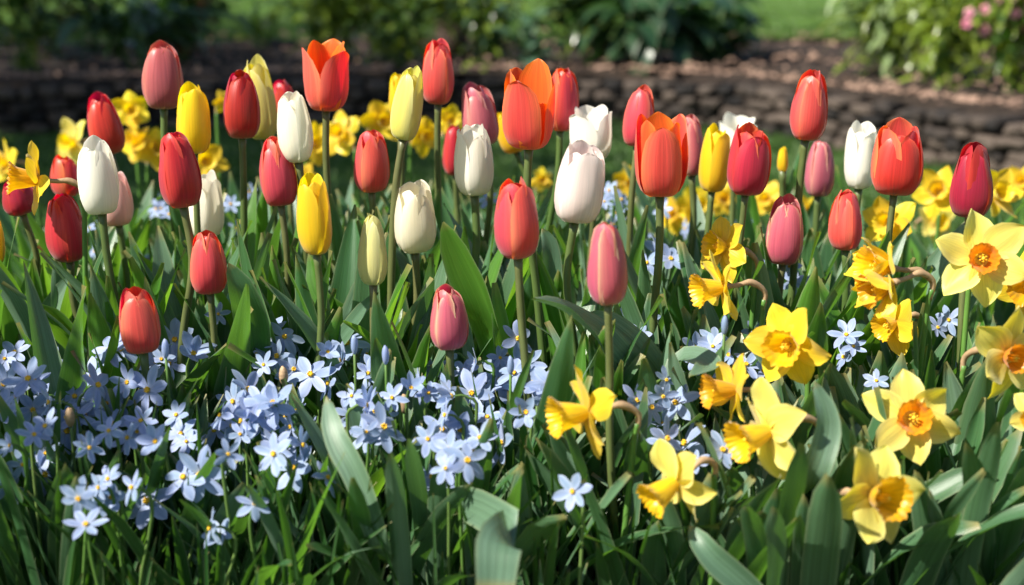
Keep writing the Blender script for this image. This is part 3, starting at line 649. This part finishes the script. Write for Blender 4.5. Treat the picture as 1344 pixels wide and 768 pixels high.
# ------------------------------------------------------------------ pale blue star flowers
NARROW = [(0, .34), (.12, .52), (.35, .92), (.55, 1), (.75, .88), (.9, .55), (.97, .28), (1, .06)]
BP = [tepal_mesh(.0180, .0082, M['blue'], rd, c, wob=.8, n=7, nx=4, r0=.001, prof=NARROW, tw=rd.uniform(-.25, .25)) for c in (-.28, -.15, -.05, .05, .12, .22)]
cm = MB()
for k in range(6):
    a = k * math.pi / 3; cm.blob((.0016 * math.cos(a), .0016 * math.sin(a), .0016), .0009, .0009, .0016, 5, 4)
cm.blob((0, 0, .001), .0017, .0017, .0014, 8, 4); CENT = cm.mesh('flower_centre', M['pollen'])
BLUE = {  # clump phrase: [(u, v, r)...]
 'at the far left edge': [(6, 505, 24), (20, 463, 19), (37, 498, 25), (62, 478, 22), (10, 639, 23), (2, 540, 20), (22, 520, 18), (30, 610, 17), (14, 585, 15)],
 'heaped below the lowest coral tulip': [(127, 506, 25), (98, 521, 22), (82, 510, 22), (66, 528, 21), (43, 537, 23), (148, 557, 22), (86, 566, 26), (168, 575, 19), (112, 545, 20), (60, 560, 20), (118, 585, 17), (140, 530, 19)],
 'around the lowest coral tulip': [(158, 459, 28), (195, 512, 27), (168, 502, 20), (203, 478, 18), (223, 478, 21), (253, 465, 26)],
 'in the group beneath the left heap': [(57, 623, 26), (103, 654, 22), (113, 689, 23), (146, 652, 24), (193, 658, 31), (174, 640, 20), (130, 640, 17)],
 'just left of the biggest mound': [(205, 580, 22), (238, 570, 21), (185, 553, 18), (172, 578, 18), (232, 545, 18), (245, 580, 15)],
 'low in front of the biggest mound': [(263, 623, 33), (277, 693, 23), (334, 662, 20), (299, 596, 16), (429, 627, 21), (386, 615, 27)],
 'on top of the biggest mound': [(365, 467, 23), (373, 443, 22), (396, 455, 19), (408, 492, 26), (451, 473, 28), (385, 485, 20), (350, 470, 18), (430, 462, 16)],
 'in the middle of the biggest mound': [(324, 512, 25), (357, 533, 28), (334, 545, 25), (304, 557, 23), (283, 565, 25), (377, 545, 22), (365, 588, 24), (396, 584, 20), (310, 530, 20), (345, 560, 22), (408, 563, 16), (382, 560, 18), (290, 545, 18)],
 'between the two big mounds': [(459, 545, 20), (482, 533, 23), (484, 490, 17), (482, 572, 22), (503, 561, 28), (492, 486, 18), (515, 522, 17), (539, 510, 18), (462, 520, 16), (470, 560, 17)],
 'on top of the centre mound': [(550, 506, 20), (568, 482, 18), (609, 486, 16), (585, 514, 20), (619, 516, 25), (656, 500, 30), (626, 475, 16), (675, 490, 21), (687, 508, 20), (640, 520, 20), (656, 470, 14)],
 'low in the centre mound': [(605, 563, 28), (613, 605, 27), (660, 582, 33), (566, 627, 28), (562, 576, 19), (590, 590, 20), (630, 575, 20), (640, 548, 18), (585, 545, 18), (585, 615, 18)],
 'right of the centre mound': [(691, 479, 20), (679, 445, 22), (720, 504, 24), (691, 541, 21), (712, 520, 16), (700, 500, 15), (752, 645, 23)],
 'above the nodding daffodil': [(887, 529, 25), (854, 535, 22), (900, 582, 28), (948, 591, 24), (873, 582, 18), (914, 607, 16), (870, 520, 16)],
 'left of the square petalled golden daffodil': [(979, 479, 20), (1001, 488, 18), (942, 479, 20), (913, 456, 19), (937, 447, 19), (986, 462, 22), (911, 470, 14), (990, 436, 14), (925, 490, 16)],
 'behind the long bare tulip stem': [(845, 420, 17), (825, 412, 17), (838, 440, 13), (867, 328, 22), (880, 340, 18), (850, 345, 16), (740, 480, 14), (826, 432, 13)],
 'behind the right hand daffodils': [(1246, 420, 16), (1111, 440, 18), (1108, 469, 17), (1151, 385, 15), (1042, 370, 15), (1006, 356, 14), (1035, 350, 14), (1120, 455, 14), (1060, 375, 12), (1230, 430, 13), (1150, 500, 13)],
 'beneath the egg shaped coral tulip': [(295, 403, 18), (286, 412, 13)],
 'far behind, blurred, in the middle': [(800, 250, 12), (815, 262, 12), (810, 280, 11), (870, 275, 11), (865, 262, 10), (640, 262, 12), (793, 265, 10), (822, 285, 10), (1040, 310, 11), (1070, 322, 11), (985, 300, 10), (900, 300, 11), (1085, 345, 11), (805, 295, 10), (825, 300, 9), (1100, 365, 11), (1120, 340, 10), (845, 310, 10)],
 'far behind, blurred, at left': [(215, 268, 12), (222, 282, 11), (205, 275, 11), (303, 268, 11), (168, 362, 13), (150, 345, 12), (205, 350, 11), (310, 300, 10), (118, 300, 10), (60, 372, 12), (125, 330, 11), (196, 340, 11)],
}
ORD = ['leftmost', 'second from left', 'third from left', 'fourth from left', 'fifth from left', 'sixth from left', 'seventh from left', 'eighth from left', 'ninth from left', 'tenth from left', '11th from left', '12th from left', '13th from left', '14th from left', '15th from left', '16th from left', '17th from left', '18th from left', '19th from left']
ordn = lambda k: ORD[k] if k < 19 else '%d%s from left' % (k + 1, {1: 'st', 2: 'nd', 3: 'rd'}.get((k + 1) % 10, 'th'))
rb = random.Random(77); BLUES = []
for phrase, lst in BLUE.items():
    if len(lst) > 5 and not phrase.startswith('behind'):
        lst = lst + [(u + rb.uniform(-26, 26), v + rb.uniform(-28, 16), r_ * rb.uniform(.75, .95)) for (u, v, r_) in lst if rb.random() < (.3 if phrase.startswith('far') else .5)]
    lst = sorted(lst)
    for i, (u, v, r_) in enumerate(lst):
        far = phrase.startswith('far')
        d = 1.9 + rb.uniform(-.1, .25) if far else interp([(330, 1.62), (400, 1.5), (450, 1.38), (520, 1.28), (600, 1.18), (700, 1.09)], v) + rb.uniform(-.05, .05)
        C0 = P(u, v, d); sc = r_ * 1.27 * d / FPX / .0175; sc = min(1.38, max(.72, sc))
        f = Vector((rb.gauss(-.1, .45), -.75, .45 + rb.gauss(.1, .35)))
        if rb.random() < .16: f = Vector((rb.choice([-1, 1]), -.3, .5 + rb.uniform(-.4, .4)))
        f.normalize(); O = Vector((C0.x + rb.uniform(-.03, .03), C0.y + rb.uniform(0, .05), 0)); C = C0 - O
        end = ordn(i) if i < len(lst) - 1 or len(lst) < 3 else 'rightmost'
        root = thing('star_flower', O, ('pale blue flower, ' if not far else 'blue flower, ') + end + ' of those ' + phrase, 'star flower', 'pale blue star flowers ' + phrase)
        X = f.orthogonal().normalized(); Y = f.cross(X); base = Matrix.Translation(C) @ Matrix((X, Y, f)).transposed().to_4x4() @ Matrix.Diagonal((sc, sc, sc, 1))
        a0 = rb.uniform(0, 1); close = rb.choice([-8, 0, 5, 10, 28, 45]) if rb.random() < .5 else rb.uniform(-8, 12)
        for k in range(6):
            link('petal', rb.choice(BP), root, base @ Matrix.Rotation(a0 + k * math.pi / 3 + rb.uniform(-.12, .12), 4, 'Z') @ Matrix.Rotation(-R(close + rb.uniform(-10, 10)), 4, 'Y') @ Matrix.Diagonal((rb.uniform(.9, 1.1), rb.uniform(.9, 1.15), 1, 1)))
        link('flower_centre', CENT, root, base)
        st = MB(); st.tube(catmull([C + f * .0005, C - f * .012 * sc, C - f * .02 * sc + Vector((0, 0, -.02)), Vector((C.x * .5, C.y * .5, C.z * .5)), Vector((0, 0, -.01))], 14), lambda t: .0009 + .0007 * min(1, t * 3), 6)
        st.build('stem', M['bstem'], root); BLUES.append(C0)
        if rb.random() < .8: BLOOMS.append((u, v, r_ * .75, r_ * .75, d))
# closed purple brown buds
for (u, v, d, lb) in ((530, 530, 1.26, 'papery pinkish bud of a star flower right of the biggest blue mound'), (92, 548, 1.22, 'dark purple withered bud in the heap of blue flowers at left'), (372, 493, 1.30, 'dark purple bud standing on top of the biggest blue mound')) + tuple((lst[k][0] + 14, lst[k][1] - 20, 1.27, 'closed bluish bud sticking up among the flowers ' + ph) for ph, lst in BLUE.items() for k in [len(lst) // 2] if len(lst) > 5 and not ph.startswith(('far', 'behind'))):
    C0 = P(u, v, d); O = Vector((C0.x, C0.y + .02, 0)); C = C0 - O; root = thing('flower_bud', O, lb, 'flower bud')
    bd = MB(); q_ = .0034 if lb.startswith('closed') else .0045; bd.blob((C.x, C.y, C.z), q_, q_, .0095, 9, 7, .08, rb); bd.build('bud', M['blue'] if lb.startswith('closed') else M['spathe'], root)
    st = MB(); st.tube(catmull([C, Vector((C.x, C.y * .6, C.z * .5)), Vector((0, 0, 0))], 8), .0014, 6); st.build('stem', M['bstem'], root)

# ------------------------------------------------------------------ foliage between the flowers
def hero(path, wpx, mk, near, fold=.4, hint=(0, -1, .35), twist=0.0, wave=.002, prof=None):
    """a broad leaf along path [(u, v, d)...] from its base, belonging to the tulip whose name is near"""
    o = next(t for t in TULIPS if t[0] == near); pts = [P(*q) for q in path]
    foot = o[1] + Vector((0, 0, .01)); pts = [foot, foot.lerp(pts[0], .6) + Vector((0, 0, .01))] + pts
    pts = [p - o[1] for p in pts]; d = path[0][2]
    link('leaf', leaf_mesh(pts, wpx * d / FPX, Vector(hint), M[mk], fold, wave, twist, 22, prof or [(0, .35), (.3, .7), (.5, .95), (.7, 1), (.85, .75), (.95, .38), (1, .03)], rnd), o[3])
hero([(870, 590, 1.34), (805, 470, 1.32), (745, 412, 1.28), (698, 393, 1.24)], 64, 'leafgrey', 'pink tulip on the long bare stem', .45, (-.3, -.5, .8))
hero([(910, 600, 1.36), (860, 500, 1.35), (810, 440, 1.34), (768, 412, 1.33)], 62, 'leafgrey', 'pink tulip on the long bare stem', .5, (-.2, -.6, .7))
hero([(655, 470, 1.40), (632, 400, 1.38), (605, 340, 1.37), (581, 292, 1.36)], 58, 'leafbright', 'big split coral tulip', .5, (-.5, -.8, .2))
hero([(440, 480, 1.40), (462, 430, 1.38), (497, 384, 1.36)], 34, 'leafgrey', 'slim pale tulip bud', .6, (-.3, -.7, .5))
hero([(500, 720, 1.12), (470, 630, 1.12), (440, 570, 1.14), (428, 520, 1.17)], 40, 'leafgrey', 'slim pale tulip bud', .3, (-.2, -1, .3))
hero([(600, 660, 1.16), (665, 690, 1.06), (655, 712, 1.00), (650, 775, .98)], 58, 'leafgrey', 'low pink and cream tulip', .15, (0, -1, .3), prof=[(0, .5), (.5, .9), (.8, 1), (1, .8)])
hero([(120, 480, 1.42), (85, 430, 1.40), (38, 398, 1.38)], 42, 'leafbright', 'plump red tulip at far left', .5, (-.4, -.7, .5))
hero([(320, 560, 1.4), (330, 460, 1.38), (318, 390, 1.36), (300, 345, 1.36)], 52, 'leaf', 'egg shaped coral tulip', .5, (.4, -.8, .3))
hero([(700, 450, 1.5), (720, 390, 1.5), (722, 330, 1.5), (712, 300, 1.5)], 34, 'leafgrey', 'big split coral tulip', .6, (.3, -.8, .3))
hero([(1060, 640, 1.12), (1085, 560, 1.12), (1070, 500, 1.13)], 44, 'leafgrey', 'pink and cream tulip at right', .4, (.2, -1, .3))
hero([(1000, 800, 1.08), (935, 730, 1.08), (905, 690, 1.1)], 44, 'leafgrey', 'pink tulip on the long bare stem', .5, (-.4, -.7, .5))
hero([(560, 480, 1.5), (430, 400, 1.5), (405, 330, 1.52)], 34, 'leafbright', 'bright yellow tulip', .6, (-.3, -.8, .3))
hero([(1190, 470, 1.42), (1145, 380, 1.42), (1168, 300, 1.45)], 40, 'leafbright', 'small pointed coral tulip', .5, (.4, -.7, .3))
hero([(890, 480, 1.30), (930, 480, 1.24), (905, 495, 1.2)], 40, 'leafgrey', 'pink tulip on the long bare stem', .4, (-.2, -.6, .8))

# flowerless leafy bulbs filling the bed, one beside each tulip
rf = random.Random(404)
def clump(O, label, n, L, W, mats, el=(70, 88), bend=(8, 60), fold=(.35, .8), prof=None, cat='foliage plant', name='leafy_bulb_plant', group='flowerless leaf clumps between the flowers', spread=.02):
    root = thing(name, O, label, cat, group)
    for k in range(n):
        az = rf.uniform(0, 6.28); q = Vector((math.cos(az) * spread * rf.random(), math.sin(az) * spread * rf.random(), 0))
        rand_leaf(q, az, rf.uniform(*L), rf.uniform(*W), M[rf.choice(mats)], root, rf.uniform(*el), rf.uniform(*bend), rf.uniform(*fold), .004 if W[1] > .03 else .001, prof=prof)
    return root
for i, (ref, O, Pb, r_) in enumerate(list(TULIPS)):
    if O.y < 1.25: continue
    for side, dy in ((-1, -.10), (1, .02)):
        q = O + Vector((side * rf.uniform(.025, .05), dy + rf.uniform(-.03, .03), 0))
        clump(q, 'broad leaves crowding low %s of the %s' % ('left' if side < 0 else 'right', ref), 6, (.32, .43) if O.y > 1.4 else (.26, .35), (.036, .064), ['leaf', 'leaf', 'leafgrey', 'leafbright'], (79, 90), (3, 34))
DC = [(855, 1.27), (735, 1.28), (690, 1.25), (640, 1.18), (560, 1.22), (880, 1.19), (925, 1.16), (985, 1.18), (1040, 1.16), (1075, 1.21), (1110, 1.16), (1165, 1.22), (1215, 1.17), (1260, 1.20), (1305, 1.16), (1350, 1.2), (1010, 1.30), (1100, 1.32), (1180, 1.30), (1260, 1.32), (1330, 1.33), (950, 1.34), (480, 1.2), (400, 1.2), (20, 1.18), (90, 1.2), (1060, 1.42), (1150, 1.44), (1240, 1.42), (1320, 1.46), (880, 1.36), (610, 1.26), (300, 1.18), (200, 1.2), (-20, 1.22), (55, 1.24), (145, 1.22), (250, 1.23), (350, 1.22), (445, 1.24), (520, 1.19)]
names = sorted(DC)
for i, (u, d) in enumerate(names):
    row = 'front' if d < 1.25 else ('second' if d < 1.4 else 'third')
    k = [q for q in names if (q[1] < 1.25) == (d < 1.25) and (1.25 <= q[1] < 1.4) == (1.25 <= d < 1.4)].index((u, d))
    left = u < 500
    clump(Vector(((u - 672) / FPX * d, d, 0)), 'clump of strap leaves, %s in the %s row of such clumps' % (ordn(k), row), 8 if left else 10, (.26, .33) if d < 1.25 else (.28, .36), (.012, .026) if u < 620 else (.013, .032), ['daffleaf', 'daffleaf', 'leafgrey', 'leaf'], (72, 89), (5, 45), (.2, .5), STRAP, group='clumps of strap leaves among the daffodils')

# fine grassy leaves of the star flowers: a carpet nobody could count
def carpet(name, tufts, label, seed):
    rg = random.Random(seed); mb = MB()
    for (x, y, n, hk) in tufts(rg):
        la = rg.uniform(0, 6.28); lean = rg.uniform(0, 16)
        for i in range(n):
            az = rg.uniform(0, 6.28); L = rg.uniform(.20, .31) * hk; ww = rg.choice([.6, 1, 1, 1.5]) * rg.uniform(.006, .0115)
            el = R(rg.uniform(74, 89) - lean * max(0, math.cos(az - la))); bend = R(rg.uniform(4, 46)); rr = .022 * rg.random()
            p = Vector((x + math.cos(az) * rr, y + math.sin(az) * rr, 0)); pts = [p]
            for k in range(7):
                p = p + Vector((math.cos(az) * math.cos(el), math.sin(az) * math.cos(el), math.sin(el))) * L / 7; pts.append(p); el -= bend / 7 * (.4 + k * .25)
            fa = rg.uniform(-.9, .9); S = Vector((math.cos(fa), math.sin(fa), 0)); Nn = Vector((math.sin(fa), -math.cos(fa), 0)); rows = []
            for k, q in enumerate(pts):
                w_ = ww / 2 * interp([(0, .7), (.5, 1), (.85, .7), (1, .08)], k / 7)
                rows.append([q - S * w_ + Nn * w_ * .5, q, q + S * w_ + Nn * w_ * .5])
            mb.grid(rows)
    return tag(mb.build(name, M['blade']), label, 'foliage', kind='stuff')
def t1(rg):
    out = []
    for k in range(56):
        y = rg.uniform(1.14, 1.42); u = rg.uniform(-60, 740); out.append(((u - 672) / FPX * y, y, 14, .9 if y < 1.2 else 1))
    for k in range(4):
        y = rg.uniform(1.08, 1.14); u = rg.uniform(-60, 740); out.append(((u - 672) / FPX * y, y, 8, .72))
    for k in range(55):
        y = rg.uniform(1.15, 2.2); u = rg.uniform(700, 1400); out.append(((u - 672) / FPX * y, y, 9, .9))
    for k in range(40):
        y = rg.uniform(1.6, 2.3); u = rg.uniform(-60, 740); out.append(((u - 672) / FPX * y, y, 9, .9))
    return out
carpet('grassy_foliage', t1, 'narrow grassy green leaves filling the bed beneath the star flowers', 9)
for i in range(38):
    u = -10 + i * 36.5; d = 1.85 + .3 * ((i * 7) % 5) / 5
    clump(Vector(((u - 672) / FPX * d, d, 0)), 'back row of upright broad leaves, %s' % (ordn(i)), 7, (.28, .38), (.03, .05), ['leaf', 'leafbright', 'leaf', 'leafgrey'], (79, 90), (3, 34), group='upright leaf clumps at the back of the bed')

BLOOMS.append((812, 560, 15, 165, 1.23))
grow_leaves()

# ------------------------------------------------------------------ border plants behind the wall, trees
def shrub(name, u, v, d, n, hgt, rad, lw, ll, mats, label, seed, elr=(-10, 70), stems=7, dome=1.0, cat='shrub'):
    """leafy plant standing on the raised border: foliage of bent leaves on arching stems"""
    rg = random.Random(seed); O = P(u, v, d); O.z = .19; root = thing(name, O, label, cat)
    sm = MB(); fm = [MB() for _ in mats]; arcs = []
    for k in range(stems):
        a = rg.uniform(0, 6.28); rr = rad * rg.uniform(.2, .95); top = Vector((math.cos(a) * rr, math.sin(a) * rr, hgt * (1 - .45 * (rr / rad) ** 2) * rg.uniform(.75, 1.05)))
        pts = catmull([Vector((math.cos(a) * .02, math.sin(a) * .02, -.03)), Vector((top.x * .3, top.y * .3, top.z * .6)), top], 10); sm.tube(pts, lambda t: .006 - .004 * t, 6); arcs.append(pts)
    for i in range(n):
        pts = rg.choice(arcs); c = pts[min(10, int(1 + 10 * rg.random() ** .7))] + Vector((rg.gauss(0, 1), rg.gauss(0, 1), rg.gauss(0, .7))) * rad * .13
        c.z = max(c.z, .01); az = math.atan2(c.y, c.x) + rg.gauss(0, .9); el = R(rg.uniform(*elr)); L = ll * rg.uniform(.6, 1.2); W = lw * rg.uniform(.7, 1.15)
        p = c.copy(); line = [p]
        for k in range(4):
            p = p + Vector((math.cos(az) * math.cos(el), math.sin(az) * math.cos(el), math.sin(el))) * L / 4; line.append(p); el -= R(rg.uniform(8, 28))
        S = Vector((-math.sin(az), math.cos(az), rg.uniform(-.5, .5))).normalized(); rows = []
        for k, q in enumerate(line):
            w_ = W / 2 * (.15, .85, 1, .7, .03)[k]; rows.append([q - S * w_ + Vector((0, 0, w_ * .25)), q, q + S * w_ + Vector((0, 0, w_ * .25))])
        fm[i % len(mats)].grid(rows)
    sm.build('stem', M['bstem'], root)
    for f_, m in zip(fm, mats): f_.build('foliage', m, root)
    return root
sl = lambda nm, a, b, t, **k: leaf_mat(nm, a, b, t, island=True, su=4, **k)
S1 = sl('dark shrub leaf', (.025, .07, .016), (.055, .12, .028), (.10, .26, .02), rough=.25, spec=.8)
S2 = sl('blue green strap leaf', (.05, .12, .07), (.09, .17, .11), (.10, .24, .05), rough=.4)
S3 = sl('yellow green leaf', (.13, .21, .02), (.26, .33, .05), (.46, .62, .04), rough=.22, spec=.8)
S4 = sl('pale lance leaf', (.20, .29, .11), (.32, .42, .22), (.40, .55, .10), rough=.35)
S5 = sl('bronze leaf', (.13, .035, .02), (.20, .07, .03), (.4, .1, .03))
S6 = sl('dark broad leaf', (.02, .06, .025), (.035, .09, .035), (.06, .16, .03), rough=.35)
S7 = sl('tree leaf', (.03, .08, .015), (.06, .13, .025), (.14, .3, .03))
shrub('border_shrub', 30, 108, 5.7, 420, .55, .38, .030, .14, [S1, S3, S1], 'dark leafy shrub with yellowish flecks at the far upper left of the border', 1)
shrub('bronze_plant', 70, 82, 6.3, 160, .42, .22, .022, .10, [S5, S1], 'bronze leaved plant rising behind the dark shrub at upper left', 2, cat='plant')
shrub('strap_leaved_plant', 180, 104, 5.9, 150, .30, .28, .040, .30, [S2, S1], 'blue green plant with long arching leaves above the tall dusty pink tulip', 3, (10, 75), cat='plant')
shrub('border_shrub', 238, 92, 6.2, 200, .42, .26, .035, .18, [S1, S5, S1], 'low dark plant with reddish leaves right of the arching blue green one', 4)
shrub('tufted_plant', 345, 78, 6.7, 60, .16, .12, .018, .14, [S3, S1], 'small light green tuft at the edge of the shaded lawn, above the crimson tulip', 5, (40, 85), cat='plant')
shrub('border_shrub', 440, 90, 6.1, 300, .40, .28, .034, .14, [S3, S1, S3], 'yellow green bush behind the wide open orange tulip', 6)
shrub('border_shrub', 525, 100, 5.95, 360, .42, .30, .036, .13, [S3, S3, S4, S1], 'bright glossy leaved bush left of the tree trunk', 7)
shrub('border_shrub', 640, 98, 6.0, 300, .34, .22, .030, .13, [S3, S2, S3], 'mixed green bush right of the tree trunk, above the largest orange tulip', 8)
shrub('round_leaved_plant', 692, 100, 5.8, 26, .22, .14, .075, .12, [S2], 'plant with a few round blue green leaves above the orange tulips', 9, (0, 60), 4, cat='plant')
shrub('border_shrub', 775, 88, 6.1, 320, .46, .32, .044, .18, [S1, S6, S3], 'dark lance leaved bush at top right of the centre', 10)
shrub('broad_leaved_plant', 850, 84, 5.9, 110, .36, .26, .085, .22, [S6, S6], 'dark plant with large hanging broad leaves, left of the bright lawn', 11, (-30, 40), cat='plant')
shrub('broad_leaved_plant', 940, 72, 6.2, 110, .26, .26, .075, .20, [S6, S1], 'dark broad leaved plant touching the left side of the bright lawn', 12, (-20, 45), cat='plant')
shrub('pale_leaved_bush', 1165, 92, 5.5, 520, .42, .30, .026, .15, [S4, S4, S3], 'pale sunlit bush with narrow drooping leaves right of the bright lawn', 13, (-20, 65), 12)
shrub('pale_leaved_bush', 1235, 100, 5.2, 480, .42, .28, .024, .14, [S4, S3, S3], 'bright bush with drooping narrow leaves in the middle of the upper right', 14, (-20, 65), 12)
shrub('border_shrub', 1320, 108, 5.0, 520, .44, .30, .024, .12, [S3, S1, S3], 'dense green bush at the upper right corner under the pink blossoms', 15)
# pink blossoms over the corner bush
O = P(1330, 106, 5.15); O.z = .19; root = thing('pink_flowering_plant', O, 'plant with small pink blossoms in the upper right corner', 'plant')
rg = random.Random(3); pb = MB(); st = MB()
for k in range(26):
    c = P(rg.uniform(1268, 1375), rg.uniform(-22, 42), 5.0 + rg.uniform(-.15, .1)) - O
    st.tube(catmull([Vector((0, 0, 0)), Vector((c.x * .4, c.y * .4, c.z * .6)), c], 6), .002, 5)
    for q in range(5):
        a = q * 1.2566; pb.blob((c.x + math.cos(a) * .011, c.y, c.z + math.sin(a) * .011), .009, .004, .008, 6, 4)
st.build('stem', M['bstem'], root); pb.build('blossoms', M['pinkblossom'], root)

def tree(u, v, d, gz, h, r, crown_c, crown_r, n, label, seed, ll=.10, lobes=9):
    rg = random.Random(seed); O = P(u, v, d); O.z = gz; root = thing('tree', O, label, 'tree')
    tb = MB(); top = Vector((rg.uniform(-.1, .1), .05, h))
    tb.tube(catmull([Vector((0, 0, -.05)), Vector((.02, 0, h * .3)), Vector((-.03, .02, h * .65)), top], 20), lambda t: r * (1.35 - .9 * t) * (1 + .25 * math.exp(-t * 12)), 12)
    fb = MB(); cs = []
    for k in range(lobes):
        q = Vector((rg.gauss(0, .45), rg.gauss(0, .45), rg.gauss(0, .35))) * crown_r + crown_c; cs.append(q)
        tb.tube(catmull([top * rg.uniform(.7, 1), top.lerp(q, .5) + Vector((0, 0, .1)), q], 8), lambda t: r * .45 * (1 - .85 * t), 7)
    tb.build('trunk', M['bark'], root)
    for i in range(n):
        q = rg.choice(cs) + Vector((rg.gauss(0, 1), rg.gauss(0, 1), rg.gauss(0, .8))) * crown_r * .26
        a = rg.uniform(0, 6.28); u_ = Vector((math.cos(a), math.sin(a), rg.uniform(-.7, .3))) * ll * rg.uniform(.6, 1.1); v_ = Vector((-math.sin(a), math.cos(a), rg.uniform(-.5, .5))) * ll * .35
        fb.grid([[q - u_ * .5, q - u_ * .5], [q - v_, q + v_], [q + u_ * .2 - v_ * .7, q + u_ * .2 + v_ * .7], [q + u_ * .6, q + u_ * .6]])
    fb.build('crown', S7, root); return root
tree(592, 66, 6.5, .21, 2.6, .052, Vector((.3, .9, 3.6)), 1.0, 3500, 'slim dark tree trunk rising out of frame behind the bright glossy bush', 31)
# broad tree left of the view: it shades the left of the border and the grass strip
tree(-1350, 60, 5.4, -.02, 3.0, .16, Vector((0, -.1, 4.6)), 1.8, 1700, 'broad leafy tree standing left of the garden border', 32, .16, 14)

# unseen bush added left of the bed so its shade dapples the lower left
shrub('shade_bush', -1100, 430, 1.02, 300, .86, .22, .03, .10, [S1, S7], 'unseen leafy bush added beyond the left end of the flower bed to shade it', 41, (-10, 60), 9)

tree(-2350, 60, 2.9, -.02, 2.9, .12, Vector((0, -.1, 4.4)), 1.4, 2300, 'unseen leafy tree added left of the grass strip to shade it', 33, .14, 12)  # out-of-view tree added so that its shadow dims the grass strip
